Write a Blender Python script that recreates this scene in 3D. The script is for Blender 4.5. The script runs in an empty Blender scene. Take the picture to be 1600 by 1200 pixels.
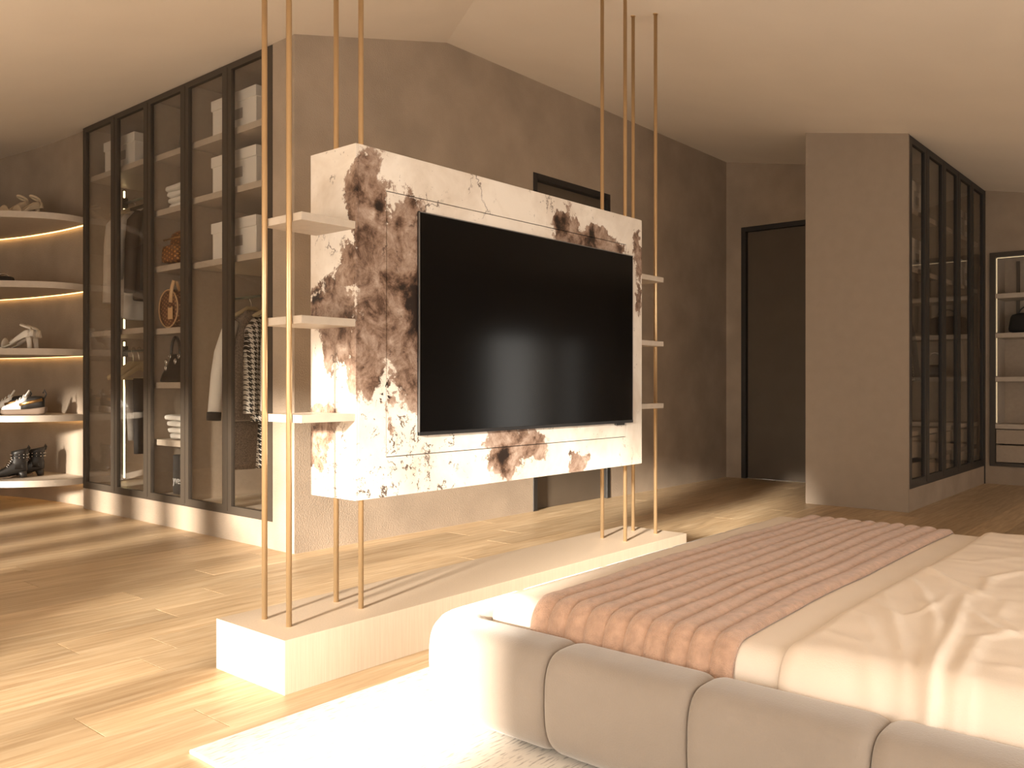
import bpy, bmesh, math, random
from mathutils import Vector, Matrix
random.seed(7)
S = bpy.context.scene
COL = S.collection
R = math.radians

# ------------------------------------------------------------------ camera
cam_d = bpy.data.cameras.new('camera')
cam = bpy.data.objects.new('camera', cam_d); COL.objects.link(cam)
cam_d.sensor_width = 36.0
cam_d.lens = 1340.0 / 1600.0 * 36.0
cam.location = (0, 0, 1.0)
cam.rotation_euler = (R(90), 0, -math.atan2(1340.0, 1145.0))
cam_d.clip_start = 0.05
S.camera = cam

# ------------------------------------------------------------------ world, sun, exposure
W = bpy.data.worlds.new('sky'); S.world = W; W.use_nodes = True
bg = W.node_tree.nodes['Background']
bg.inputs[0].default_value = (1.0, 0.93, 0.84, 1); bg.inputs[1].default_value = 5.4
sun_d = bpy.data.lights.new('low_sun', 'SUN')
sun_d.energy = 28.0; sun_d.angle = R(4.5); sun_d.color = (1.0, 0.90, 0.76)
sun = bpy.data.objects.new('low_sun', sun_d); COL.objects.link(sun)
SUN_DIR = Vector((0.964, 0.243, -0.192))
sun.rotation_euler = SUN_DIR.to_track_quat('-Z', 'Y').to_euler()
sun.location = (-6, 0, 3)
vs = S.view_settings
vs.view_transform = 'Standard'; vs.look = 'None'; vs.gamma = 1.0; vs.use_curve_mapping = False
vs.exposure = 0.0

def portal(name, loc, rot, sx, sy):
    l = bpy.data.lights.new(name, 'AREA'); l.shape = 'RECTANGLE'; l.size = sx; l.size_y = sy
    l.cycles.is_portal = True
    o = bpy.data.objects.new(name, l); COL.objects.link(o); o.location = loc; o.rotation_euler = rot
portal('window_portal', (-1.23, 2.4, 0.95), (0, R(-90), 0), 1.8, 3.1)
portal('window_portal', (-1.23, 5.37, 0.95), (0, R(-90), 0), 1.8, 2.3)
portal('window_portal', (1.125, -1.63, 0.975), (R(90), 0, 0), 3.95, 1.75)
portal('window_portal', (7.575, -1.63, 0.95), (R(90), 0, 0), 0.85, 1.3)
portal('window_portal', (8.70, -1.63, 0.95), (R(90), 0, 0), 0.3, 1.3)

# ------------------------------------------------------------------ node helpers and materials
MAT = {}
def newmat(name):
    m = bpy.data.materials.new(name); m.use_nodes = True
    return m, m.node_tree.nodes, m.node_tree.links, m.node_tree.nodes['Principled BSDF']
def N(ns, t, **kw):
    n = ns.new(t)
    for k, v in kw.items(): setattr(n, k, v)
    return n
def mat(name, col, rough=0.6, var=0.0, scale=8.0, bump=0.0, bscale=60.0, metal=0.0, spec=0.5, sheen=0.0,
        stretch=(1, 1, 1), detail=4.0):
    m, ns, ls, p = newmat(name)
    p.inputs['Base Color'].default_value = (*col, 1)
    p.inputs['Roughness'].default_value = rough; p.inputs['Metallic'].default_value = metal
    p.inputs['Specular IOR Level'].default_value = spec
    if sheen: p.inputs['Sheen Weight'].default_value = sheen
    if var or bump:
        tc = N(ns, 'ShaderNodeTexCoord'); mp = N(ns, 'ShaderNodeMapping'); mp.inputs['Scale'].default_value = stretch
        ls.new(tc.outputs['Object'], mp.inputs[0])
    if var:
        nz = N(ns, 'ShaderNodeTexNoise'); nz.inputs['Scale'].default_value = scale; nz.inputs['Detail'].default_value = detail
        ls.new(mp.outputs[0], nz.inputs['Vector'])
        cr = N(ns, 'ShaderNodeValToRGB')
        cr.color_ramp.elements[0].position = 0.3; cr.color_ramp.elements[1].position = 0.7
        cr.color_ramp.elements[0].color = (*[c * (1 - var) for c in col], 1)
        cr.color_ramp.elements[1].color = (*[min(1, c * (1 + var)) for c in col], 1)
        ls.new(nz.outputs['Fac'], cr.inputs[0]); ls.new(cr.outputs[0], p.inputs['Base Color'])
    if bump:
        nb = N(ns, 'ShaderNodeTexNoise'); nb.inputs['Scale'].default_value = bscale; nb.inputs['Detail'].default_value = 3
        ls.new(mp.outputs[0], nb.inputs['Vector'])
        b = N(ns, 'ShaderNodeBump'); b.inputs['Strength'].default_value = bump; b.inputs['Distance'].default_value = 0.01
        ls.new(nb.outputs['Fac'], b.inputs['Height']); ls.new(b.outputs[0], p.inputs['Normal'])
    MAT[name] = m; return m
def emis(name, col, st):
    m, ns, ls, p = newmat(name)
    p.inputs['Base Color'].default_value = (*col, 1)
    p.inputs['Emission Color'].default_value = (*col, 1); p.inputs['Emission Strength'].default_value = st
    MAT[name] = m; return m

mat('plaster', (0.365, 0.287, 0.217), 0.8, 0.13, 3.0, 0.3, 110, detail=9.0)
mat('panel_taupe', (0.32, 0.255, 0.198), 0.7, 0.03, 12.0, 0.1, 150)
mat('ceiling_paint', (0.84, 0.755, 0.655), 0.9, 0.02, 2.0)
mat('white_paint', (0.80, 0.74, 0.66), 0.9)
mat('taupe_board', (0.40, 0.32, 0.245), 0.6, 0.05, 30.0, 0.1, 150)
mat('shelf_board', (0.50, 0.42, 0.34), 0.5, 0.05, 25.0, 0.08, 150)
mat('plinth_board', (0.50, 0.405, 0.31), 0.45, 0.07, 6.0, 0.06, 40, stretch=(30, 30, 1))
mat('bronze_frame', (0.062, 0.048, 0.036), 0.42, 0.0, spec=0.4)
mat('black_frame', (0.022, 0.019, 0.017), 0.5)
mat('door_leaf', (0.105, 0.079, 0.056), 0.55, 0.06, 5.0)
mat('brass', (0.62, 0.44, 0.25), 0.36, 0.0, metal=0.85)
mat('tv_body', (0.012, 0.012, 0.013), 0.35)
mat('tv_edge', (0.22, 0.21, 0.20), 0.35, metal=0.6)
mat('tv_glass', (0.002, 0.002, 0.0022), 0.13, spec=0.16)
mat('groove_dark', (0.03, 0.022, 0.017), 0.8)
mat('velvet', (0.285, 0.235, 0.192), 0.75, 0.07, 5.0, 0.12, 220, sheen=0.5)
mat('bed_base', (0.10, 0.08, 0.06), 0.8)
mat('linen_white', (0.80, 0.70, 0.60), 0.85, 0.02, 6.0, 0.10, 260)
mat('duvet_cloth', (0.82, 0.71, 0.60), 0.85, 0.02, 6.0, 0.10, 260)
mat('throw_fleece', (0.50, 0.315, 0.22), 0.95, 0.15, 38.0, 0.5, 230, sheen=0.4)
mat('box_white', (0.78, 0.73, 0.67), 0.6)
mat('label_grey', (0.33, 0.29, 0.26), 0.6)
mat('towel_white', (0.86, 0.82, 0.76), 0.95, 0.03, 30, 0.4, 200)
mat('black_leather', (0.014, 0.012, 0.011), 0.32)
mat('silver', (0.75, 0.72, 0.68), 0.25, metal=1.0)
mat('gold_trim', (0.70, 0.45, 0.20), 0.3, metal=1.0)
mat('tan_leather', (0.66, 0.42, 0.22), 0.5)
mat('beige_leather', (0.70, 0.55, 0.38), 0.45)
mat('cream_leather', (0.80, 0.74, 0.66), 0.45)
mat('shoe_white', (0.85, 0.82, 0.78), 0.5)
mat('shoe_black', (0.018, 0.015, 0.013), 0.4)
mat('shoe_sole', (0.20, 0.14, 0.10), 0.6)
mat('tweed', (0.26, 0.205, 0.16), 0.95, 0.55, 160.0, 0.3, 300)
mat('cloth_white', (0.80, 0.76, 0.70), 0.9)
mat('cloth_cream', (0.60, 0.52, 0.43), 0.9, 0.05, 20)
mat('cloth_grey', (0.17, 0.15, 0.13), 0.9, 0.15, 60)
mat('cloth_black', (0.016, 0.014, 0.013), 0.85)
mat('cloth_brown', (0.055, 0.036, 0.026), 0.7)
mat('hanger_wood', (0.56, 0.44, 0.26), 0.5)
mat('rail_black', (0.015, 0.013, 0.012), 0.4)
mat('charcoal_paper', (0.055, 0.052, 0.05), 0.8, 0.3, 120)
mat('letter_white', (0.9, 0.9, 0.88), 0.6)
mat('sole_pale', (0.62, 0.55, 0.47), 0.6)
emis('led_warm', (1.0, 0.58, 0.20), 6.0)
emis('led_soft', (1.0, 0.76, 0.38), 9.0)
emis('led_dim', (1.0, 0.80, 0.50), 0.5)

def glass(name, tint, base=0.045, amt=0.75):
    m, ns, ls, p = newmat(name); ns.remove(p)
    out = ns['Material Output']
    tr = N(ns, 'ShaderNodeBsdfTransparent'); tr.inputs[0].default_value = (*tint, 1)
    gl = N(ns, 'ShaderNodeBsdfGlossy'); gl.inputs['Roughness'].default_value = 0.015
    lw = N(ns, 'ShaderNodeLayerWeight'); lw.inputs[0].default_value = 0.5
    pw = N(ns, 'ShaderNodeMath', operation='POWER'); pw.inputs[1].default_value = 4.0
    ml = N(ns, 'ShaderNodeMath', operation='MULTIPLY_ADD'); ml.inputs[1].default_value = amt; ml.inputs[2].default_value = base
    ls.new(lw.outputs['Facing'], pw.inputs[0]); ls.new(pw.outputs[0], ml.inputs[0])
    mx = N(ns, 'ShaderNodeMixShader'); ls.new(ml.outputs[0], mx.inputs[0])
    ls.new(tr.outputs[0], mx.inputs[1]); ls.new(gl.outputs[0], mx.inputs[2]); ls.new(mx.outputs[0], out.inputs[0])
    MAT[name] = m
glass('glass_grey', (0.97, 0.965, 0.955))
glass('glass_smoke', (0.88, 0.86, 0.83), 0.045, 0.6)

def oak():
    m, ns, ls, p = newmat('oak'); MAT['oak'] = m
    tc = N(ns, 'ShaderNodeTexCoord'); oi = N(ns, 'ShaderNodeObjectInfo')
    off = N(ns, 'ShaderNodeVectorMath', operation='MULTIPLY_ADD')
    cmb = N(ns, 'ShaderNodeCombineXYZ')
    mu = N(ns, 'ShaderNodeMath', operation='MULTIPLY'); mu.inputs[1].default_value = 37.0
    ls.new(oi.outputs['Random'], mu.inputs[0])
    for i in range(3): ls.new(mu.outputs[0], cmb.inputs[i])
    off.inputs[1].default_value = (1.2, 16, 1)
    ls.new(tc.outputs['Object'], off.inputs[0]); ls.new(cmb.outputs[0], off.inputs[2])
    n1 = N(ns, 'ShaderNodeTexNoise'); n1.inputs['Scale'].default_value = 2.4; n1.inputs['Detail'].default_value = 7; n1.inputs['Distortion'].default_value = 0.6
    ls.new(off.outputs[0], n1.inputs['Vector'])
    cr = N(ns, 'ShaderNodeValToRGB')
    e = cr.color_ramp.elements
    e[0].position = 0.25; e[0].color = (0.40, 0.265, 0.145, 1)
    e[1].position = 0.72; e[1].color = (0.62, 0.475, 0.31, 1)
    k = e.new(0.5); k.color = (0.52, 0.375, 0.225, 1)
    ls.new(n1.outputs['Fac'], cr.inputs[0])
    hsv = N(ns, 'ShaderNodeHueSaturation')
    mr = N(ns, 'ShaderNodeMapRange'); mr.inputs['To Min'].default_value = 0.86; mr.inputs['To Max'].default_value = 1.12
    ls.new(oi.outputs['Random'], mr.inputs[0]); ls.new(mr.outputs[0], hsv.inputs['Value'])
    ls.new(cr.outputs[0], hsv.inputs['Color']); ls.new(hsv.outputs[0], p.inputs['Base Color'])
    p.inputs['Roughness'].default_value = 0.42; p.inputs['Specular IOR Level'].default_value = 0.35
    b = N(ns, 'ShaderNodeBump'); b.inputs['Strength'].default_value = 0.08; b.inputs['Distance'].default_value = 0.004
    ls.new(n1.outputs['Fac'], b.inputs['Height']); ls.new(b.outputs[0], p.inputs['Normal'])
oak()
mat('joint_fill', (0.72, 0.60, 0.44), 0.7)

def rug_mat():
    m, ns, ls, p = newmat('rug_wool'); MAT['rug_wool'] = m
    tc = N(ns, 'ShaderNodeTexCoord'); mp = N(ns, 'ShaderNodeMapping'); mp.inputs['Scale'].default_value = (20, 150, 1)
    ls.new(tc.outputs['Object'], mp.inputs[0])
    n = N(ns, 'ShaderNodeTexNoise'); n.inputs['Scale'].default_value = 1.0; n.inputs['Detail'].default_value = 2
    ls.new(mp.outputs[0], n.inputs['Vector'])
    cr = N(ns, 'ShaderNodeValToRGB'); e = cr.color_ramp.elements
    e[0].position = 0.34; e[0].color = (0.50, 0.46, 0.42, 1); e[1].position = 0.46; e[1].color = (0.84, 0.79, 0.72, 1)
    ls.new(n.outputs['Fac'], cr.inputs[0]); ls.new(cr.outputs[0], p.inputs['Base Color'])
    p.inputs['Roughness'].default_value = 0.95
    b = N(ns, 'ShaderNodeBump'); b.inputs['Strength'].default_value = 0.3; b.inputs['Distance'].default_value = 0.004
    ls.new(n.outputs['Fac'], b.inputs['Height']); ls.new(b.outputs[0], p.inputs['Normal'])
rug_mat()

def hound():
    m, ns, ls, p = newmat('houndstooth'); MAT['houndstooth'] = m
    tc = N(ns, 'ShaderNodeTexCoord'); sp = N(ns, 'ShaderNodeSeparateXYZ'); ls.new(tc.outputs['Object'], sp.inputs[0])
    def mth(op, a, b):
        n = N(ns, 'ShaderNodeMath', operation=op)
        for i, v in enumerate((a, b)):
            if isinstance(v, (int, float)): n.inputs[i].default_value = v
            else: ls.new(v, n.inputs[i])
        return n.outputs[0]
    k = 8 / 0.034
    x = mth('ADD', mth('MULTIPLY', sp.outputs[0], k), 4000.0); y = mth('ADD', mth('MULTIPLY', sp.outputs[2], k), 4000.0)
    wp = mth('LESS_THAN', mth('MODULO', x, 8.0), 4.0); wf = mth('LESS_THAN', mth('MODULO', y, 8.0), 4.0)
    ov = mth('LESS_THAN', mth('MODULO', mth('ADD', x, y), 4.0), 2.0)
    f = mth('ADD', mth('MULTIPLY', wp, ov), mth('MULTIPLY', wf, mth('SUBTRACT', 1.0, ov)))
    mx = N(ns, 'ShaderNodeMixRGB'); mx.inputs[1].default_value = (0.75, 0.70, 0.63, 1); mx.inputs[2].default_value = (0.015, 0.013, 0.012, 1)
    ls.new(f, mx.inputs[0]); ls.new(mx.outputs[0], p.inputs['Base Color']); p.inputs['Roughness'].default_value = 0.9
hound()

def dotted(name, base, dot, scale):
    m, ns, ls, p = newmat(name); MAT[name] = m
    tc = N(ns, 'ShaderNodeTexCoord'); mp = N(ns, 'ShaderNodeMapping')
    mp.inputs['Scale'].default_value = (scale,) * 3; mp.inputs['Rotation'].default_value = (R(35), R(35), R(45))
    ls.new(tc.outputs['Object'], mp.inputs[0])
    v = N(ns, 'ShaderNodeTexVoronoi'); v.inputs['Scale'].default_value = 1; v.inputs['Randomness'].default_value = 0.0
    ls.new(mp.outputs[0], v.inputs['Vector'])
    cr = N(ns, 'ShaderNodeValToRGB'); e = cr.color_ramp.elements
    e[0].position = 0.30; e[0].color = (*dot, 1); e[1].position = 0.36; e[1].color = (*base, 1)
    ls.new(v.outputs['Distance'], cr.inputs[0]); ls.new(cr.outputs[0], p.inputs['Base Color']); p.inputs['Roughness'].default_value = 0.45
dotted('dotted_brown', (0.13, 0.05, 0.025), (0.42, 0.24, 0.11), 48)
dotted('dotted_amber', (0.16, 0.06, 0.02), (0.58, 0.27, 0.07), 42)
dotted('sequins', (0.05, 0.04, 0.03), (0.8, 0.66, 0.4), 60)

def marble():
    m, ns, ls, p = newmat('marble'); MAT['marble'] = m
    tc = N(ns, 'ShaderNodeTexCoord')
    def noise(scale, detail=5, dist=0.0, vec=None, rough=0.6):
        n = N(ns, 'ShaderNodeTexNoise'); n.inputs['Scale'].default_value = scale; n.inputs['Detail'].default_value = detail
        n.inputs['Distortion'].default_value = dist; n.inputs['Roughness'].default_value = rough
        ls.new(vec or tc.outputs['Object'], n.inputs['Vector']); return n
    def mth(op, a, b=None, c=None, clamp=False):
        n = N(ns, 'ShaderNodeMath', operation=op); n.use_clamp = clamp
        for i, v in enumerate((a, b, c)):
            if v is None: continue
            if isinstance(v, (int, float)): n.inputs[i].default_value = v
            else: ls.new(v, n.inputs[i])
        return n.outputs[0]
    # distorted coordinates
    nd = noise(5.0, 6, 0.4); nd2 = noise(26.0, 5)
    def vadd(a, b, s):
        sub = N(ns, 'ShaderNodeVectorMath', operation='SUBTRACT'); ls.new(b, sub.inputs[0]); sub.inputs[1].default_value = (0.5, 0.5, 0.5)
        ma = N(ns, 'ShaderNodeVectorMath', operation='MULTIPLY_ADD'); ls.new(sub.outputs[0], ma.inputs[0]); ma.inputs[1].default_value = (s, s, s); ls.new(a, ma.inputs[2])
        return ma.outputs[0]
    q = vadd(vadd(tc.outputs['Object'], nd.outputs['Color'], 0.22), nd2.outputs['Color'], 0.06)
    # (centre x, y, z), (radius x, y, z): brown clouds in the slab
    blobs = [((2.03, 2.38, 1.62), (0.12, 0.10, 0.30)), ((2.10, 2.38, 1.33), (0.17, 0.10, 0.30)), ((2.20, 2.38, 1.40), (0.13, 0.10, 0.36)),
             ((2.24, 2.38, 1.12), (0.14, 0.1, 0.24)), ((2.02, 2.38, 1.12), (0.13, 0.10, 0.20)), ((2.11, 2.38, 0.98), (0.05, 0.06, 0.18)),
             ((3.22, 2.38, 1.72), (0.15, 0.10, 0.10)), ((3.50, 2.38, 1.70), (0.26, 0.10, 0.07)), ((3.84, 2.38, 1.68), (0.05, 0.1, 0.15)), ((3.83, 2.38, 1.42), (0.03, 0.06, 0.13)),
             ((2.80, 2.38, 0.72), (0.17, 0.08, 0.16)), ((2.92, 2.38, 0.74), (0.16, 0.08, 0.10)), ((3.31, 2.38, 0.63), (0.10, 0.08, 0.05)),
             ((1.94, 2.52, 1.22), (0.1, 0.10, 0.20)), ((1.94, 2.62, 1.30), (0.1, 0.09, 0.10)), ((1.94, 2.46, 1.40), (0.1, 0.08, 0.08)),
             ((1.94, 2.58, 0.86), (0.1, 0.10, 0.10)), ((1.94, 2.64, 0.74), (0.1, 0.07, 0.10))]
    acc = None
    for c, r in blobs:
        sub = N(ns, 'ShaderNodeVectorMath', operation='SUBTRACT'); ls.new(q, sub.inputs[0]); sub.inputs[1].default_value = c
        dv = N(ns, 'ShaderNodeVectorMath', operation='DIVIDE'); ls.new(sub.outputs[0], dv.inputs[0]); dv.inputs[1].default_value = r
        ln = N(ns, 'ShaderNodeVectorMath', operation='LENGTH'); ls.new(dv.outputs[0], ln.inputs[0])
        v = mth('SUBTRACT', 1.0, ln.outputs['Value'])
        acc = v if acc is None else mth('MAXIMUM', acc, v)
    fine = noise(22.0, 10, 0.5, rough=0.78); mid = noise(8.0, 8, 0.8, rough=0.68)
    msk = mth('ADD', acc, mth('MULTIPLY_ADD', fine.outputs['Fac'], 1.1, -0.55))
    mask = N(ns, 'ShaderNodeMapRange'); mask.interpolation_type = 'SMOOTHSTEP'
    mask.inputs['From Min'].default_value = 0.0; mask.inputs['From Max'].default_value = 0.10; ls.new(msk, mask.inputs[0])
    # brown body colour
    cr = N(ns, 'ShaderNodeValToRGB'); e = cr.color_ramp.elements
    e[0].position = 0.36; e[0].color = (0.018, 0.010, 0.007, 1); e[1].position = 0.72; e[1].color = (0.68, 0.58, 0.50, 1)
    for pos, c in ((0.43, (0.10, 0.055, 0.035)), (0.50, (0.25, 0.162, 0.117)), (0.60, (0.42, 0.315, 0.25))):
        k = e.new(pos); k.color = (*c, 1)
    bf = mth('ADD', mth('MULTIPLY', mid.outputs['Fac'], 0.6), mth('MULTIPLY', fine.outputs['Fac'], 0.42))
    for c, r in (((2.25, 2.38, 1.32), (0.09, 0.1, 0.17)), ((1.95, 2.64, 1.34), (0.1, 0.08, 0.05)), ((3.17, 2.38, 1.74), (0.09, 0.1, 0.10)), ((3.42, 2.38, 1.69), (0.07, 0.1, 0.06)), ((2.09, 2.38, 1.62), (0.05, 0.1, 0.07)), ((2.76, 2.38, 0.66), (0.07, 0.1, 0.10)), ((2.10, 2.38, 0.98), (0.04, 0.1, 0.12))):
        sub = N(ns, 'ShaderNodeVectorMath', operation='SUBTRACT'); ls.new(q, sub.inputs[0]); sub.inputs[1].default_value = c
        dv = N(ns, 'ShaderNodeVectorMath', operation='DIVIDE'); ls.new(sub.outputs[0], dv.inputs[0]); dv.inputs[1].default_value = r
        ln = N(ns, 'ShaderNodeVectorMath', operation='LENGTH'); ls.new(dv.outputs[0], ln.inputs[0])
        k = mth('SUBTRACT', 1.0, ln.outputs['Value'], clamp=True)
        bf = mth('SUBTRACT', bf, mth('MULTIPLY', k, 0.26))
    ls.new(bf, cr.inputs[0])
    # cream ground
    gn = noise(3.5, 5, 0.5); cg = N(ns, 'ShaderNodeValToRGB'); e = cg.color_ramp.elements
    e[0].position = 0.30; e[0].color = (0.60, 0.51, 0.42, 1); e[1].position = 0.62; e[1].color = (0.80, 0.73, 0.65, 1)
    ls.new(gn.outputs['Fac'], cg.inputs[0])
    mx = N(ns, 'ShaderNodeMixRGB'); ls.new(mask.outputs[0], mx.inputs[0]); ls.new(cg.outputs[0], mx.inputs[1]); ls.new(cr.outputs[0], mx.inputs[2])
    # dark specks and short cracks on the ground
    sv = N(ns, 'ShaderNodeMapping'); sv.inputs['Scale'].default_value = (30, 30, 18); ls.new(q, sv.inputs[0])
    sn = noise(1.0, 3, 1.5, sv.outputs[0])
    region = noise(2.1, 2)
    sp = N(ns, 'ShaderNodeSeparateXYZ'); ls.new(tc.outputs['Object'], sp.inputs[0])
    low = N(ns, 'ShaderNodeMapRange'); low.inputs['From Min'].default_value = 1.15; low.inputs['From Max'].default_value = 0.7
    ls.new(sp.outputs[2], low.inputs[0])
    left = N(ns, 'ShaderNodeMapRange'); left.inputs['From Min'].default_value = 2.62; left.inputs['From Max'].default_value = 2.40
    ls.new(sp.outputs[0], left.inputs[0])
    lreg = mth('MULTIPLY', low.outputs[0], left.outputs[0])
    thr = mth('SUBTRACT', mth('MULTIPLY_ADD', region.outputs['Fac'], -0.14, 0.755), mth('MULTIPLY', lreg, 0.10))
    spk = N(ns, 'ShaderNodeMapRange'); spk.inputs['From Max'].default_value = 0.03; ls.new(mth('SUBTRACT', sn.outputs['Fac'], thr), spk.inputs[0])
    mx2 = N(ns, 'ShaderNodeMixRGB'); mx2.inputs[2].default_value = (0.075, 0.045, 0.032, 1)
    ls.new(mth('MULTIPLY', spk.outputs[0], 0.92), mx2.inputs[0]); ls.new(mx.outputs[0], mx2.inputs[1])
    cm = N(ns, 'ShaderNodeMapping'); cm.inputs['Scale'].default_value = (7, 7, 3.2); cm.inputs['Rotation'].default_value = (0.2, 0.35, 0.1); ls.new(q, cm.inputs[0])
    vo = N(ns, 'ShaderNodeTexVoronoi', feature='DISTANCE_TO_EDGE'); vo.inputs['Scale'].default_value = 1.0; ls.new(cm.outputs[0], vo.inputs['Vector'])
    cl = N(ns, 'ShaderNodeMapRange'); cl.inputs['From Min'].default_value = 0.022; cl.inputs['From Max'].default_value = 0.006; ls.new(vo.outputs['Distance'], cl.inputs[0])
    cb = noise(4.4, 3); cbr = N(ns, 'ShaderNodeMapRange'); cbr.inputs['From Min'].default_value = 0.56; cbr.inputs['From Max'].default_value = 0.62; ls.new(cb.outputs['Fac'], cbr.inputs[0])
    mx3 = N(ns, 'ShaderNodeMixRGB'); mx3.inputs[2].default_value = (0.09, 0.055, 0.04, 1)
    ls.new(mth('MULTIPLY', mth('MULTIPLY', cl.outputs[0], cbr.outputs[0]), 0.85), mx3.inputs[0]); ls.new(mx2.outputs[0], mx3.inputs[1])
    ls.new(mx3.outputs[0], p.inputs['Base Color']); p.inputs['Roughness'].default_value = 0.38; p.inputs['Specular IOR Level'].default_value = 0.35
marble()

# ------------------------------------------------------------------ mesh helpers
class MB:
    def __init__(s): s.v = []; s.f = []
    def add(s, vs, fs):
        o = len(s.v); s.v += [tuple(v) for v in vs]; s.f += [tuple(i + o for i in f) for f in fs]; return s
    def box(s, x0, x1, y0, y1, z0, z1):
        return s.add([(x0, y0, z0), (x1, y0, z0), (x1, y1, z0), (x0, y1, z0), (x0, y0, z1), (x1, y0, z1), (x1, y1, z1), (x0, y1, z1)],
                     [(0, 3, 2, 1), (4, 5, 6, 7), (0, 1, 5, 4), (1, 2, 6, 5), (2, 3, 7, 6), (3, 0, 4, 7)])
    def prism(s, pts, z0, z1):          # plan polygon; z0/z1 numbers or functions of (x, y)
        g = lambda z, p: z(*p) if callable(z) else z
        n = len(pts)
        return s.add([(p[0], p[1], g(z0, p)) for p in pts] + [(p[0], p[1], g(z1, p)) for p in pts],
                     [tuple(range(n - 1, -1, -1)), tuple(range(n, 2 * n))] + [(i, (i + 1) % n, n + (i + 1) % n, n + i) for i in range(n)])
    def wall_xz(s, pts, y0, y1):        # polygon in x-z extruded along y
        n = len(pts)
        return s.add([(p[0], y0, p[1]) for p in pts] + [(p[0], y1, p[1]) for p in pts],
                     [tuple(range(n)), tuple(range(2 * n - 1, n - 1, -1))] + [((i + 1) % n, i, n + i, n + (i + 1) % n) for i in range(n)])
    def wall_yz(s, pts, x0, x1):
        n = len(pts)
        return s.add([(x0, p[0], p[1]) for p in pts] + [(x1, p[0], p[1]) for p in pts],
                     [tuple(range(n - 1, -1, -1)), tuple(range(n, 2 * n))] + [(i, (i + 1) % n, n + (i + 1) % n, n + i) for i in range(n)])
    def loft(s, rings, closed=True, caps=True):
        n = len(rings[0]); fs = []
        for k in range(len(rings) - 1):
            for i in range(n if closed else n - 1):
                j = (i + 1) % n; fs.append((k * n + i, k * n + j, (k + 1) * n + j, (k + 1) * n + i))
        if caps and closed: fs += [tuple(range(n - 1, -1, -1)), tuple((len(rings) - 1) * n + i for i in range(n))]
        return s.add([p for r in rings for p in r], fs)
    def tube(s, pts, r, n=10, loop=False, flat=None):
        pts = [Vector(p) for p in pts]; rings = []
        up0 = None
        for i, p in enumerate(pts):
            if loop: t = pts[(i + 1) % len(pts)] - pts[i - 1]
            else: t = pts[min(i + 1, len(pts) - 1)] - pts[max(i - 1, 0)]
            t.normalize()
            if up0 is None: up0 = Vector((0, 0, 1)) if abs(t.z) < 0.9 else Vector((1, 0, 0))
            a = t.cross(up0).normalized(); b = a.cross(t).normalized(); up0 = b
            rr = r[i] if isinstance(r, (list, tuple)) else r
            fa, fb = (1, 1) if flat is None else flat
            rings.append([p + a * rr * fa * math.cos(2 * math.pi * k / n) + b * rr * fb * math.sin(2 * math.pi * k / n) for k in range(n)])
        if loop: rings.append(rings[0])
        return s.loft(rings, caps=not loop)
    def grid(s, fn, nu, nv):
        vs = [fn(u / nu, v / nv) for v in range(nv + 1) for u in range(nu + 1)]
        return s.add(vs, [(v * (nu + 1) + u, v * (nu + 1) + u + 1, (v + 1) * (nu + 1) + u + 1, (v + 1) * (nu + 1) + u) for v in range(nv) for u in range(nu)])
    def mesh(s, name, m, bevel=0.0, seg=2, smooth=False, sub=0):
        me = bpy.data.meshes.new(name); me.from_pydata(s.v, [], s.f)
        bm = bmesh.new(); bm.from_mesh(me)
        bmesh.ops.recalc_face_normals(bm, faces=bm.faces)
        if bevel: bmesh.ops.bevel(bm, geom=list(bm.edges), offset=bevel, segments=seg, profile=0.5, affect='EDGES', clamp_overlap=True)
        for f in bm.faces: f.smooth = smooth
        bm.to_mesh(me); bm.free(); me.materials.append(MAT[m] if isinstance(m, str) else m)
        return me
    def build(s, name, m, parent=None, bevel=0.0, seg=2, smooth=False, sub=0):
        o = bpy.data.objects.new(name, s.mesh(name, m, bevel, seg, smooth)); COL.objects.link(o)
        if sub:
            md = o.modifiers.new('subdivision', 'SUBSURF'); md.levels = sub; md.render_levels = sub
        if parent is not None:
            o.parent = parent
            if parent.type == 'EMPTY' and 'base' in parent: o.location = -Vector(parent['base'])
        return o
def tag(o, label=None, cat=None, group=None, kind=None):
    if label: o['label'] = label
    if cat: o['category'] = cat
    if group: o['group'] = group
    if kind: o['kind'] = kind
    return o
def thing(name, label, cat, base=(0, 0, 0), group=None, world=True):
    o = bpy.data.objects.new(name, None); COL.objects.link(o); o.empty_display_size = 0.1
    o.location = base
    if world: o['base'] = tuple(base)
    return tag(o, label, cat, group)
def copy_tree(o, parent=None):
    c = o.copy(); COL.objects.link(c); c.parent = parent
    for ch in list(o.children): copy_tree(ch, c)
    return c
def struct(name, mb, m, parent=None, label=None, **kw):
    o = mb.build(name, m, parent, **kw); o['kind'] = 'structure'
    if label: o['label'] = label
    return o

# ------------------------------------------------------------------ the room
CL = lambda x, y: 3.055 + 0.263 * (x - 3.0)            # ceiling slope falling to the window wall
CR = lambda x, y: 3.388 - 0.1955 * (4.245 - y)         # ceiling slope falling to the bed end
CM = lambda x, y: min(CL(x, y), CR(x, y))
XW, YF = -1.2, -1.6                                     # window wall, wall behind the bed

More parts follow.
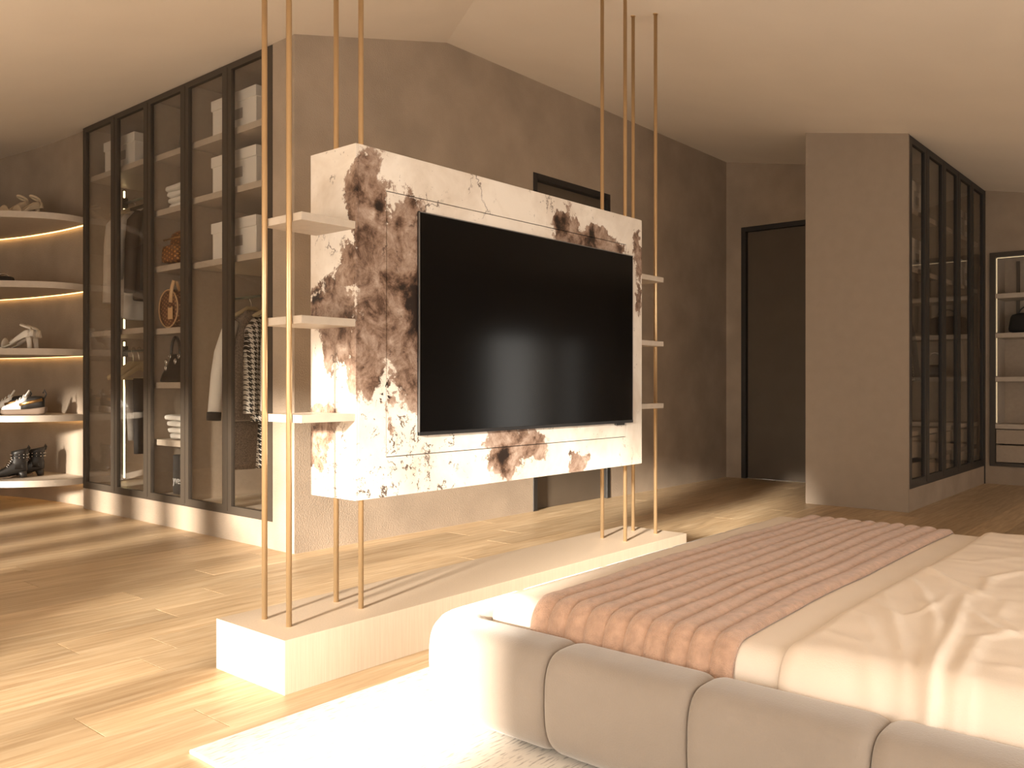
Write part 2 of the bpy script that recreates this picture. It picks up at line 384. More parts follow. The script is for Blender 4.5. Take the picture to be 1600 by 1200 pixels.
fl = struct('floor', MB().box(XW - 0.2, 10.3, YF - 0.2, 9.6, -0.12, -0.004), 'joint_fill', label='pale oak plank floor')
def plank_mesh(l, w): return MB().box(0, l, 0, w, -0.0042, 0.0).mesh('plank', 'oak')
PITCH, LEN = 0.205, 2.2
first = {0: 1.37, 1: 1.10, 4: 1.645, 5: 1.375, 7: 2.21, 8: 1.92}
std = plank_mesh(LEN - 0.0035, PITCH - 0.0012)
rnd = random.Random(3)
for k in range(-21, 37):
    y = 2.252 + PITCH * k
    j = first.get(k, 0.83 + rnd.random() * LEN)
    x = j - LEN * math.ceil((j - XW) / LEN)
    while x < 9.66:
        a, b = max(x, XW), min(x + LEN, 9.66 if y < 1.9 else (8.52 if y < 4.2 else 3.05))
        if b - a > 0.05:
            full = abs(b - a - LEN) < 1e-6
            o = bpy.data.objects.new('plank', std if full else plank_mesh(b - a - 0.0035, PITCH - 0.0012))
            COL.objects.link(o); o.parent = fl; o.location = (a, y, 0)
        x += LEN

# ceilings
cl = struct('ceiling', MB().prism([(XW - 0.2, YF - 0.2), (1.11 + 0.7433 * (YF - 0.2), YF - 0.2), (1.11 + 0.7433 * 9.6, 9.6), (XW - 0.2, 9.6)], CL, lambda x, y: CL(x, y) + 0.15),
            'ceiling_paint', label='cream sloping ceiling')
struct('ceiling_slope', MB().prism([(1.11 + 0.7433 * (YF - 0.2), YF - 0.2), (10.3, YF - 0.2), (10.3, 4.45), (1.11 + 0.7433 * 4.45, 4.45)], CR, lambda x, y: CR(x, y) + 0.15), 'ceiling_paint', parent=cl)

# back wall with the door opening
D0, D1, DZ = 5.223, 6.294, 2.664
wb = MB()
wb.wall_xz([(3.0, 0), (D0, 0), (D0, 3.40), (4.27, 3.395), (3.0, 3.063)], 4.245, 4.465)
wb.box(D1, 8.6, 4.245, 4.465, 0, 3.40); wb.box(D0, D1, 4.245, 4.465, DZ, 3.40)
struct('wall_back', wb, 'plaster', label='taupe plaster wall behind the television partition')
def door(name, x0, x1, z1, label):        # door set in local x-z, face at y = 0, depth to +y
    r = bpy.data.objects.new(name, None); COL.objects.link(r); r['kind'] = 'structure'; r['label'] = label
    f = MB(); w = 0.05
    f.box(x0, x0 + w, -0.006, 0.10, 0, z1); f.box(x1 - w, x1, -0.006, 0.10, 0, z1); f.box(x0 + w, x1 - w, -0.006, 0.10, z1 - w, z1)
    f.build('door_frame', 'black_frame', r, bevel=0.003)
    MB().box(x0 + w, x1 - w, 0.05, 0.095, 0.0, z1 - w).build('door_leaf', 'door_leaf', r, bevel=0.003)
    h = MB(); h.tube([(x1 - 0.13, 0.05, 1.02), (x1 - 0.13, 0.0, 1.02), (x1 - 0.25, 0.0, 1.02)], 0.009, 8)
    h.build('door_handle', 'black_frame', r, smooth=True)
    return r
d1 = door('door_1', 0, D1 - D0, DZ, 'tall dark brown flush door half hidden behind the stone panel'); d1.location = (D0, 4.245, 0)
d2 = door('door_2', 0, 1.06, 2.662, 'tall dark brown flush door beside the taupe wardrobe end'); d2.location = (8.52, 4.072, 0); d2.rotation_euler = (0, 0, R(-90))
# far wall with door 2
wf = MB()
wf.wall_yz([(4.072, 0), (4.245, 0), (4.245, 3.40), (4.072, CR(0, 4.072) + 0.01)], 8.52, 8.66)
wf.wall_yz([(2.80, 0), (3.012, 0), (3.012, CR(0, 3.012) + 0.01), (2.80, CR(0, 2.8) + 0.01)], 8.52, 8.66)
wf.wall_yz([(3.012, 2.662), (4.072, 2.662), (4.072, CR(0, 4.072) + 0.01), (3.012, CR(0, 3.012) + 0.01)], 8.52, 8.66)
struct('wall_far', wf, 'plaster', label='narrow plaster wall holding the far door')
# right wall with niche for the shelf unit
XR = 9.66; N0, N1, NZ0, NZ1 = 0.60, 1.945, 0.18, 2.312
wr = MB()
zc = lambda y: CR(0, y) + 0.01
wr.wall_yz([(YF, 0), (N0, 0), (N0, zc(N0)), (YF, zc(YF))], XR, XR + 0.55)
wr.wall_yz([(N1, 0), (2.80, 0), (2.80, zc(2.80)), (N1, zc(N1))], XR, XR + 0.55)
wr.wall_yz([(N0, NZ1), (N1, NZ1), (N1, zc(N1)), (N0, zc(N0))], XR, XR + 0.55)
wr.box(XR, XR + 0.55, N0, N1, 0, NZ0); wr.box(XR + 0.45, XR + 0.55, N0, N1, NZ0, NZ1)
struct('wall_right', wr, 'plaster', label='taupe wall with a lit shelf niche')
# wall behind the bed with a wide window
wn = MB()
AWIN = [(-0.85, 3.1, 0.10, 1.85), (7.15, 8.0, 0.30, 1.6), (8.55, 8.85, 0.30, 1.6)]
xs_ = [XW] + [v for w in AWIN for v in w[:2]] + [10.2]
for i in range(0, len(xs_), 2):
    a, b = xs_[i], xs_[i + 1]
    mids = [(b, CM(b, YF) + .01), (a, CM(a, YF) + .01)]
    if a < -0.08 < b: mids.insert(1, (-0.08, CM(-0.08, YF) + .01))
    wn.wall_xz([(a, 0), (b, 0)] + mids, YF - 0.15, YF)
for a, b, z0, z1 in AWIN:
    wn.box(a, b, YF - 0.15, YF, 0, z0); wn.box(a, b, YF - 0.15, YF, z1, CR(0, YF) + .01)
struct('wall_front', wn, 'white_paint')
def window(name, L, H, nm):
    r = bpy.data.objects.new(name, None); COL.objects.link(r); r['kind'] = 'structure'; r['label'] = 'dark framed window outside the view'
    f = MB(); w = 0.05
    f.box(0, L, -0.03, 0.03, 0, w); f.box(0, L, -0.03, 0.03, H - w, H)
    for i in range(nm + 1):
        x = i * (L - w) / nm; f.box(x, x + w, -0.03, 0.03, w, H - w)
    f.build('window_frame', 'black_frame', r)
    return r
for i, (a, b, z0, z1) in enumerate(AWIN):
    w = window('window_%d' % (i + 1), b - a, z1 - z0, max(1, round((b - a) / 1.2))); w.location = (a, YF - 0.08, z0)
# window wall: one long opening over an added gabled parapet that shades a floor wedge
OPEN = [(0.79, 3.95), (4.25, 4.62), (4.80, 5.10), (5.45, 5.80), (6.10, 6.50)]  # narrow slits after the first opening are added to split sun into streaks
WZ0, WZ1 = 0.04, 1.74
top = CL(XW, 0) + 0.01
ww = MB(); ys = [YF] + [v for w in OPEN for v in w] + [9.4]
for i in range(0, len(ys), 2): ww.box(XW - 0.15, XW, ys[i], ys[i + 1], 0, top)
for a, b in OPEN:
    ww.box(XW - 0.15, XW, a, b, WZ1, top)
    if a > 1: ww.box(XW - 0.15, XW, a, b, 0, WZ0)
ww.wall_yz([(0.79, 0), (3.95, 0), (3.95, 0.86), (2.86, 0.48), (2.72, WZ0), (0.79, WZ0)], XW - 0.15, XW)
struct('wall_window', ww, 'white_paint')
for i, (a, b) in enumerate(OPEN):
    w = window('window_%d' % (i + 4), b - a, WZ1 - WZ0, 5 if i == 0 else 1); w.location = (XW - 0.08, a, WZ0); w.rotation_euler = (0, 0, R(90))
# unseen sheer curtains added to dim and soften the low sun
def sheer(name, opac, col):
    m, ns, ls, p = newmat(name); ns.remove(p); MAT[name] = m
    tr = N(ns, 'ShaderNodeBsdfTransparent'); tl = N(ns, 'ShaderNodeBsdfTranslucent'); tl.inputs[0].default_value = (*col, 1)
    mx = N(ns, 'ShaderNodeMixShader'); mx.inputs[0].default_value = opac
    ls.new(tr.outputs[0], mx.inputs[1]); ls.new(tl.outputs[0], mx.inputs[2]); ls.new(mx.outputs[0], ns['Material Output'].inputs[0])
sheer('sheer_voile', 0.36, (0.70, 0.64, 0.56)); sheer('linen_voile', 0.52, (0.60, 0.54, 0.46))
for y0, ln, m_, lab in ((1.52, 1.68, 'sheer_voile', 'added unseen thin sheer curtain dimming the sun over half of the widest low window'), (3.24, 3.5, 'linen_voile', 'added unseen denser pale curtain dimming the sun over the narrow low windows')):
    o = MB().grid(lambda u, v: (XW + 0.10 + 0.03 * math.sin(u * ln * 27) + 0.012 * math.sin(u * ln * 12 + 1), y0 + u * ln, 0.012 + 1.87 * v), int(75 * ln), 6).build('added_sheer_curtain', m_, smooth=True)
    tag(o, lab, 'curtain', 'added window curtains')
# curved wall behind the display shelves
ARC = [(3.06, 7.10), (3.055, 7.35), (3.04, 7.6), (3.01, 7.85), (2.97, 8.1), (2.92, 8.3), (2.86, 8.5), (2.74, 8.8), (2.55, 9.1), (2.2, 9.35), (XW, 9.4)]
def smooth_curve(pts, n=6):
    out = []
    P = [Vector((*p, 0)) for p in pts]
    for i in range(len(P) - 1):
        p0, p1, p2, p3 = P[max(i - 1, 0)], P[i], P[i + 1], P[min(i + 2, len(P) - 1)]
        for k in range(n):
            t = k / n
            v = 0.5 * ((2 * p1) + (-p0 + p2) * t + (2 * p0 - 5 * p1 + 4 * p2 - p3) * t * t + (-p0 + 3 * p1 - 3 * p2 + p3) * t ** 3)
            out.append((v.x, v.y))
    out.append(pts[-1]); return out
arc = smooth_curve(ARC[:-1]) + [ARC[-1]]
outer = []
for i, p in enumerate(arc):
    a = Vector(arc[max(i - 1, 0)]); b = Vector(arc[min(i + 1, len(arc) - 1)]); t = (b - a).normalized()
    outer.append((p[0] + t.y * 0.12, p[1] - t.x * 0.12))
wl = MB(); n = len(arc)
vs_ = []
for p, q in zip(arc, outer):
    vs_ += [(p[0], p[1], 0), (p[0], p[1], CL(*p) + 0.01), (q[0], q[1], CL(*p) + 0.01), (q[0], q[1], 0)]
fs_ = [(0, 1, 2, 3), tuple(4 * (n - 1) + i for i in (3, 2, 1, 0))]
for i in range(n - 1):
    for k in range(4): fs_.append((4 * i + k, 4 * i + (k + 1) % 4, 4 * i + 4 + (k + 1) % 4, 4 * i + 4 + k))
wl.add(vs_, fs_)
struct('wall_left', wl, 'plaster', label='dark curved plaster wall behind the shoe shelves')

# ------------------------------------------------------------------ television partition
X0, X1, Y0, Y1, ZB, ZT = 1.963, 3.872, 2.41, 2.675, 0.583, 1.860
part = thing('media_partition', 'patterned stone television panel hung on brass rods above a low taupe plinth', 'partition', (2.92, 2.545, 0))
MB().box(1.617, 4.222, 2.341, 2.750, 0.0, 0.176).build('plinth', 'plinth_board', part, bevel=0.0015)['label'] = 'long low taupe plinth'
RX, RY = (1.723, 2.035, 3.802, 4.107), (2.469, 2.614)
for x in RX:
    for y in RY:
        zt = CM(x, y)
        o = MB().tube([(x, y, 0.176), (x, y, zt + 0.004)], 0.0100, 16).build('rod', 'brass', part, smooth=True)
        MB().tube([(x, y, zt - 0.004), (x, y, zt + 0.003)], 0.014, 16).build('rod_collar', 'brass', o, smooth=True)
MB().box(X0 + 0.012, X1 - 0.012, Y0 + 0.013, Y1, ZB, ZT).build('stone_body', 'marble', part, bevel=0.001)
MB().box(X0, X0 + 0.012, Y0 + 0.0005, Y1, ZB, ZT).build('side_slab', 'marble', part, bevel=0.0012)
MB().box(X1 - 0.012, X1, Y0 + 0.0005, Y1, ZB, ZT).build('side_slab', 'marble', part, bevel=0.0012)
gx0, gx1, gz0, gz1 = 2.109, 3.717, 0.732, 1.711
MB().box(gx0 - 0.02, gx1 + 0.02, Y0 + 0.009, Y0 + 0.0135, gz0 - 0.02, gz1 + 0.02).build('joint_backing', 'groove_dark', part)
ring = MB()
g = 0.0035
for (a, b, c, d) in ((X0 + 0.0122, gx0 - g, ZB, ZT), (gx1 + g, X1 - 0.0122, ZB, ZT), (gx0 - g, gx1 + g, gz1 + g, ZT), (gx0 - g, gx1 + g, ZB, gz0 - g)):
    ring.box(a, b, Y0, Y0 + 0.0132, c, d)
ring.build('front_border', 'marble', part)
MB().box(gx0, gx1, Y0, Y0 + 0.0132, gz0, gz1).build('front_panel', 'marble', part)
for z in (1.581, 1.232, 0.895):
    MB().box(1.733, X0, Y0 + 0.002, 2.64, z - 0.027, z).build('shelf', 'shelf_board', part, bevel=0.001)
    MB().box(X1, 4.097, Y0 + 0.002, 2.64, z - 0.027, z).build('shelf', 'shelf_board', part, bevel=0.001)

tv = thing('television', 'large wall-hung flat television with a black glossy screen on the stone panel', 'television', (2.985, 2.39, 0.804))
tx0, tx1, tz0, tz1, ty = 2.261, 3.767, 0.802, 1.661, 2.398
MB().box(tx0, tx1, ty + 0.003, Y0 - 0.0005, tz0, tz1).build('casing', 'tv_body', tv, bevel=0.002)
fr = MB(); b = 0.004
fr.box(tx0, tx0 + b, ty, ty + 0.006, tz0, tz1); fr.box(tx1 - b, tx1, ty, ty + 0.006, tz0, tz1)
fr.box(tx0, tx1, ty, ty + 0.006, tz1 - b, tz1)
fr.build('bezel', 'tv_edge', tv)
MB().box(tx0, tx1, ty - 0.001, ty + 0.006, tz0, tz0 + 0.014).build('bottom_trim', 'tv_body', tv, bevel=0.001)
MB().box(tx0 + b, tx1 - b, ty + 0.001, ty + 0.005, tz0 + 0.014, tz1 - b).build('screen', 'tv_glass', tv)
MB().box(tx1 - 0.155, tx1 - 0.075, ty + 0.001, ty + 0.010, tz0 - 0.010, tz0 + 0.001).build('sensor_bar', 'tv_body', tv, bevel=0.002)

# ------------------------------------------------------------------ rug and bed
rug = MB().box(1.195, 5.0, -1.0, 2.17, 0.0, 0.012).build('rug', 'rug_wool', bevel=0.004)
tag(rug, 'pale woven rug with fine grey dashes under the bed', 'rug')

bed = thing('bed', 'low upholstered bed with plump taupe velvet rail cushions', 'bed', (3.0, 0.8, 0.012))
BX0, BX1, BYF, BYH, RAD, TH = 1.743, 4.27, 1.932, -0.35, 0.206, 0.205
# centre line of the padded rail
cx0, cx1, cyf, rc = BX0 + TH / 2, BX1 - TH / 2, BYF - TH / 2, RAD - TH / 2
pathp = []
def seg(a, b, step=0.02):
    a, b = Vector(a), Vector(b); n = max(1, int((b - a).length / step))
    return [a + (b - a) * i / n for i in range(n)]
def arcp(c, r, a0, a1, n=14):
    return [Vector((c[0] + r * math.cos(a0 + (a1 - a0) * i / n), c[1] + r * math.sin(a0 + (a1 - a0) * i / n))) for i in range(n)]
pathp += seg((cx0, BYH), (cx0, cyf - rc)); pathp += arcp((cx0 + rc, cyf - rc), rc, math.pi, math.pi / 2)
pathp += seg((cx0 + rc, cyf), (cx1 - rc, cyf)); pathp += arcp((cx1 - rc, cyf - rc), rc, math.pi / 2, 0)
pathp += seg((cx1, cyf - rc), (cx1, BYH)); pathp.append(Vector((cx1, BYH)))
acc = [0.0]
for i in range(1, len(pathp)): acc.append(acc[-1] + (pathp[i] - pathp[i - 1]).length)
TOT = acc[-1]
def path_at(s):
    s = min(max(s, 0), TOT - 1e-6)
    lo = 0; hi = len(acc) - 1
    while hi - lo > 1:
        m_ = (lo + hi) // 2
        if acc[m_] <= s: lo = m_
        else: hi = m_
    t = (s - acc[lo]) / (acc[hi] - acc[lo]); p = pathp[lo].lerp(pathp[hi], t)
    a = pathp[max(lo - 1, 0)]; b = pathp[min(hi + 1, len(pathp) - 1)]
    return p, (b - a).normalized()
RZ0, RZ1 = 0.016, 0.302
def rail_ring(s, pinch, nn=40):
    p, t = path_at(s); nrm = Vector((-t.y, t.x))                    # outward side
    pts = []
    hw, hh = TH / 2, (RZ1 - RZ0) / 2
    for k in range(nn):
        a = 2 * math.pi * k / nn; c, si = math.cos(a), math.sin(a)
        ex = 2 / 3.3
        u = math.copysign(abs(c) ** ex, c) * (hw - pinch); v = math.copysign(abs(si) ** ex, si) * (hh - pinch)
        if v > 0: v = v
        if v < 0 and u > 0: u -= 0.02 * (-v / hh) ** 2
        pts.append((p.x + nrm.x * u, p.y + nrm.y * u, (RZ0 + RZ1) / 2 + v))
    return pts
sY = lambda y: y - BYH
seams = [0, sY(-0.25), sY(0.16), sY(0.567), sY(0.974), sY(1.391), sY(1.391) + 0.80]
rem = TOT - 2 * seams[-1]; nmid = 3
seams += [seams[-1] + rem * i / nmid for i in range(1, nmid)] + [TOT - s for s in reversed(seams[:7])]
for a, b in zip(seams[:-1], seams[1:]):
    rings = []; L = b - a; e = min(0.04, L * 0.4)
    samples = [a + e * (1 - math.cos(math.pi / 2 * i / 7)) for i in range(8)] + \
              [a + e + (L - 2 * e) * i / max(2, int(L / 0.03)) for i in range(1, max(2, int(L / 0.03)))] + [b - e * (1 - math.sin(math.pi / 2 * i / 7)) for i in range(8)]
    for s in samples:
        dd = min(s - a, b - s); q = 1 - min(1.0, dd / e)
        rings.append(rail_ring(a + 0.0008 if s == a else (b - 0.0008 if s == b else s), 0.018 * (1 - math.sqrt(max(0, 1 - q * q)))))
    MB().loft(rings).build('rail_cushion', 'velvet', bed, smooth=True)
MB().box(BX0 + 0.12, BX1 - 0.12, BYH + 0.02, BYF - 0.12, 0.014, 0.12).build('bed_base', 'bed_base', bed)
# mattress with fitted sheet
MX0, MX1, MY0, MY1, MZ = 1.932, 4.06, BYH + 0.01, 1.758, 0.362
def rr_loop(x0, x1, y0, y1, r, n=8):
    out = []
    for (cx, cy, a0) in ((x1 - r, y1 - r, 0), (x0 + r, y1 - r, 90), (x0 + r, y0 + r, 180), (x1 - r, y0 + r, 270)):
        out += [(cx + r * math.cos(R(a0 + 90 * i / n)), cy + r * math.sin(R(a0 + 90 * i / n))) for i in range(n + 1)]
    return out
rings = []
for ins, z in ((0.02, 0.118), (0.0, 0.14), (0.0, MZ - 0.07), (0.005, MZ - 0.044), (0.014, MZ - 0.028), (0.028, MZ - 0.014), (0.044, MZ - 0.005), (0.07, MZ)):
    rings.append([(x, y, z) for x, y in rr_loop(MX0 + ins, MX1 - ins, MY0 + ins, MY1 - ins, max(0.02, 0.055 - ins))])
MB().loft(rings).build('mattress', 'linen_white', bed, smooth=True)['label'] = 'mattress in a plain cream fitted sheet'

# profile over the mattress along x: arclength parameter u -> (x, z, nx, nz)
def drape_profile(lift, r=0.05, drop=0.06):
    pts = []
    xl, xr, zt = MX0 - lift, MX1 + lift, MZ + lift
    rr = r + lift
    pts.append((xl + 0.004, zt - rr - drop)); pts.append((xl, zt - rr - drop * 0.5))
    for i in range(9):
        a = math.pi - math.pi / 2 * i / 8; pts.append((xl + rr + rr * math.cos(a), zt - rr + rr * math.sin(a)))
    nflat = 60
    for i in range(1, nflat): pts.append((xl + rr + (xr - xl - 2 * rr) * i / nflat, zt))
    for i in range(9):
        a = math.pi / 2 - math.pi / 2 * i / 8; pts.append((xr - rr + rr * math.cos(a), zt - rr + rr * math.sin(a)))
    pts.append((xr, zt - rr - drop * 0.5)); pts.append((xr - 0.004, zt - rr - drop))
    d = [0.0]
    for i in range(1, len(pts)): d.append(d[-1] + math.hypot(pts[i][0] - pts[i - 1][0], pts[i][1] - pts[i - 1][1]))
    def at(t):
        s = t * d[-1]; i = 0
        while i < len(d) - 2 and d[i + 1] < s: i += 1
        f = (s - d[i]) / (d[i + 1] - d[i]); p = pts[i]; q = pts[i + 1]
        tx, tz = q[0] - p[0], q[1] - p[1]; l = math.hypot(tx, tz)
        return p[0] + tx * f, p[1] + tz * f, -tz / l, tx / l
    return at, d[-1]
from mathutils import noise as mn
# quilted throw: channels run across the bed
pat, plen = drape_profile(0.003, 0.072, 0.10)
TY0, TY1, NCH = 0.95, 1.585, 10
def throw_pt(u, v):
    x, z, nx, nz = pat(u)
    y = TY0 + (TY1 - TY0) * v
    y += 0.010 * math.sin(x * 2.3 + 1.0) * (0.3 + v) + 0.012 * (mn.noise((x * 3, y * 2, 0.3)))
    c = (v * NCH) % 1.0
    end = min(1.0, min(v, 1 - v) / 0.012)
    puff = 0.006 + 0.013 * (max(0.0, math.sin(math.pi * c)) ** 0.6)
    puff *= 0.9 + 0.25 * mn.noise((x * 5, v * NCH, 1.7))
    puff += 0.002 * mn.noise((x * 24, y * 30, 4.2))
    puff = max(0.002, puff) * math.sqrt(max(0.0, end)) + 0.001
    return (x + nx * puff, y, z + nz * puff)
th = MB(); nu, nv = 220, NCH * 12
th.grid(throw_pt, nu, nv)
o = th.build('throw_blanket', 'throw_fleece', smooth=True); tag(o, 'dusty rose quilted throw laid across the foot of the bed', 'blanket')
md = o.modifiers.new('thickness', 'SOLIDIFY'); md.thickness = 0.004; md.offset = -1
# duvet with folds
dat, dlen = drape_profile(0.006, 0.072, 0.09)
def px_to_bed(px, py, z=0.385):
    f = 1340.0; a = math.atan2(1145, f); s, c = math.sin(a), math.cos(a)
    d = f * (1 - z) / (py - 600); xc = (px - 800) / f * d
    return (xc * s + d * c, -xc * c + d * s)
folds = [([(1395, 885), (1440, 925), (1462, 975), (1455, 1040), (1442, 1110)], 0.014, 0.022),
         ([(1345, 925), (1395, 965), (1412, 1020), (1425, 1100)], 0.009, 0.02),
         ([(1508, 932), (1490, 985), (1462, 1040), (1452, 1115)], 0.018, 0.018),
         ([(1420, 880), (1480, 905), (1530, 930)], 0.013, 0.022),
         ([(1480, 930), (1455, 955), (1420, 965)], 0.008, 0.015),
         ([(1600, 895), (1545, 905), (1540, 925)], 0.010, 0.02),
         ([(1515, 955), (1560, 990), (1600, 998)], 0.010, 0.022),
         ([(1600, 990), (1530, 1000), (1505, 1045), (1480, 1110)], 0.011, 0.022),
         ([(1290, 985), (1345, 1005), (1380, 1060), (1390, 1100)], 0.006, 0.025),
         ([(1475, 1085), (1468, 1125)], 0.012, 0.012), ([(1500, 1085), (1492, 1135)], 0.009, 0.013), ([(1560, 1110), (1540, 1150)], 0.007, 0.014)]
folds += [([(1330, 895), (1380, 925), (1400, 975)], 0.006, 0.02), ([(1300, 940), (1350, 965), (1385, 1030)], 0.006, 0.022), ([(1380, 880), (1450, 890), (1490, 920)], 0.007, 0.018),
          ([(1250, 1010), (1310, 1030), (1340, 1080)], 0.004, 0.03), ([(1405, 1060), (1412, 1105)], 0.007, 0.010), ([(1425, 1060), (1430, 1110)], 0.007, 0.009), ([(1520, 1060), (1512, 1130)], 0.007, 0.012),
          ([(1450, 870), (1520, 880), (1600, 872)], 0.005, 0.03), ([(1500, 850), (1570, 858)], 0.004, 0.03), ([(1575, 940), (1560, 965), (1590, 985)], 0.006, 0.02), ([(1540, 1040), (1600, 1050)], 0.006, 0.03), ([(1585, 1110), (1570, 1160)], 0.006, 0.012)]
folds = [([px_to_bed(*p) for p in pl], h * 0.8, w * 0.85) for pl, h, w in folds]
def dseg(p, a, b):
    ax, ay = b[0] - a[0], b[1] - a[1]; L2 = ax * ax + ay * ay
    t = max(0.0, min(1.0, ((p[0] - a[0]) * ax + (p[1] - a[1]) * ay) / L2))
    return math.hypot(p[0] - a[0] - t * ax, p[1] - a[1] - t * ay), t
def fold_h(x, y):
    h = 0.0
    for pl, hh, w in folds:
        best = 1e9; bt = 0
        for i in range(len(pl) - 1):
            d, t = dseg((x, y), pl[i], pl[i + 1])
            if d < best: best = d; bt = (i + t) / (len(pl) - 1)
        if best < w * 3:
            h += hh * math.exp(-(best / w) ** 2) * (0.45 + 0.55 * math.sin(math.pi * min(1, max(0, bt))))
    return h
DY0, DY1 = BYH + 0.02, 0.832
def duvet_pt(u, v):
    x, z, nx, nz = dat(u)
    y = DY1 + (DY0 - DY1) * v
    dd = (DY1 - y)
    edge = math.sqrt(min(1.0, dd / 0.03)) if dd > 0 else 0.0
    y += 0.008 * math.sin(x * 3.1)
    h = 0.018 * edge + fold_h(x, y) * min(1, dd / 0.04) + 0.006 * mn.noise((x * 4, y * 4, 2.1)) * edge + 0.003 * mn.noise((x * 12, y * 10, 7.1)) * edge
    return (x + nx * h, y, z + nz * h)
dv = MB(); dv.grid(duvet_pt, 260, 150)
o = dv.build('duvet', 'duvet_cloth', smooth=True); tag(o, 'cream duvet with soft creases spread over the mattress', 'duvet')
md = o.modifiers.new('thickness', 'SOLIDIFY'); md.thickness = 0.005; md.offset = -1

# ------------------------------------------------------------------ wardrobes
def glass_door(parent, axis, pos, a, b, z0, z1, fw, gm, fm, dep=0.028, dirn=1):
    """door leaf on plane axis=pos between a and b (other horizontal axis); depth goes to +axis"""
    def bx(mb, p0, p1, q0, q1, z0_, z1_):
        if axis == 'x': mb.box(p0, p1, q0, q1, z0_, z1_)
        else: mb.box(q0, q1, p0, p1, z0_, z1_)
    f = MB(); P0, P1 = pos, pos + dep
    bx(f, P0, P1, a, a + fw, z0, z1); bx(f, P0, P1, b - fw, b, z0, z1)
    bx(f, P0, P1, a + fw, b - fw, z0, z0 + fw); bx(f, P0, P1, a + fw, b - fw, z1 - fw * 0.75, z1)
    d = f.build('door', fm, parent)
    pn = MB(); bx(pn, P0 + 0.012, P0 + 0.016, a + fw - 0.004, b - fw + 0.004, z0 + fw - 0.004, z1 - fw * 0.75 + 0.004)
    o = pn.build('glass_pane', gm); o.parent = d
    gp = MB(); bx(gp, P0 - 0.003, P0 + 0.0, b - 0.011, b - 0.007, z0 + 0.02, z1 - 0.02)
    o = gp.build('edge_pull', 'bronze_frame'); o.parent = d
    return d
lw_ = thing('glass_wardrobe', 'tall wardrobe with smoked glass doors in dark frames beside the curved shelves', 'wardrobe', (3.3, 5.8, 0))
WX, WB = 3.0, 3.62
ye = [4.467, 4.978, 5.509, 6.037, 6.557, 7.10]
MB().box(WX + 0.004, WB, 4.467, 7.10, 0, 0.166).build('base', 'plaster', lw_)
for a, b in zip(ye[:-1], ye[1:]): glass_door(lw_, 'x', WX, a + 0.001, b - 0.001, 0.166, 3.052, 0.052, 'glass_grey', 'bronze_frame')
MB().box(WB, WB + 0.02, 4.467, 7.10, 0, 3.20).build('back_panel', 'taupe_board', lw_)
for y in (4.467, 5.498, 6.028, 7.08):
    MB().box(WX + 0.045, WB, y, y + 0.02, 0.166, 3.05).build('divider', 'taupe_board', lw_)
MB().box(WX + 0.032, WB, 4.487, 7.08, 0.166, 0.20).build('bottom_board', 'shelf_board', lw_)
MB().box(WX + 0.005, WB, 4.467, 7.10, 3.053, 3.068).build('top_board', 'taupe_board', lw_)
SH = {'C': [2.655, 2.275, 1.83], 'B': [2.655, 2.255, 1.85, 1.40, 1.012, 0.60], 'A': [2.668, 1.42]}
RNG = {'C': (4.487, 5.498), 'B': (5.518, 6.028), 'A': (6.048, 7.08)}
for k, zs in SH.items():
    for z in zs: MB().box(WX + 0.05, WB, *RNG[k], z - 0.042, z).build('shelf', 'shelf_board', lw_, bevel=0.001)
for (y, z0, z1) in ((7.08, 1.45, 2.61), (7.08, 0.21, 1.36), (5.498, 0.21, 1.77)):
    MB().box(3.308, 3.336, y - 0.007, y - 0.001, z0, z1).build('led_profile', 'bronze_frame', lw_)
    MB().box(3.315, 3.328, y - 0.009, y - 0.006, z0 + 0.01, z1 - 0.01).build('led_strip', 'led_soft', lw_)
RAILS = {'A_up': (6.048, 7.08, 2.50), 'A_low': (6.048, 7.08, 1.27), 'C': (4.487, 5.498, 1.60)}
RXC = 3.33
for (a, b, z) in RAILS.values():
    r_ = MB().tube([(RXC, a, z), (RXC, b, z)], 0.010, 12).build('rail', 'rail_black', lw_, smooth=True)
    for y in (a + 0.006, b - 0.006):
        o = MB().box(RXC - 0.022, RXC + 0.022, y - 0.006, y + 0.006, z - 0.045, z + 0.045).build('rail_bracket', 'rail_black'); o.parent = r_

rw = thing('corner_wardrobe', 'dark wardrobe with smoked glass doors and a plain taupe end panel', 'wardrobe', (8.4, 2.4, 0))
QX0, QX1, QY, QB = 7.066, 9.66, 1.987, 2.80
zq = lambda y: CR(0, y) + 0.002
MB().wall_yz([(QY, 0), (QB, 0), (QB, zq(QB)), (QY, zq(QY))], QX0, QX0 + 0.027).build('end_panel', 'panel_taupe', rw)
xe = [QX0 + 0.027, 7.58, 8.104, 8.608, 9.11, 9.63]
for a, b in zip(xe[:-1], xe[1:]): glass_door(rw, 'y', QY, a + 0.001, b - 0.001, 0.178, 2.942, 0.07, 'glass_smoke', 'black_frame')
MB().box(9.63, 9.66, QY - 0.002, QY + 0.03, 0.0, 2.942).build('corner_post', 'black_frame', rw)
MB().box(QX0 + 0.027, 9.63, QY + 0.004, QB, 0, 0.178).build('base', 'plaster', rw)
MB().box(QX0 + 0.027, 9.63, QB - 0.02, QB, 0.178, 2.95).build('back_panel', 'taupe_board', rw)
MB().box(QX0 + 0.027, 9.63, QY + 0.03, QB - 0.02, 2.942, 2.96).build('top_board', 'taupe_board', rw)
for x in (8.104, 8.608, 9.61): MB().box(x - 0.01, x + 0.01, QY + 0.04, QB - 0.02, 0.178, 2.94).build('divider', 'taupe_board', rw)
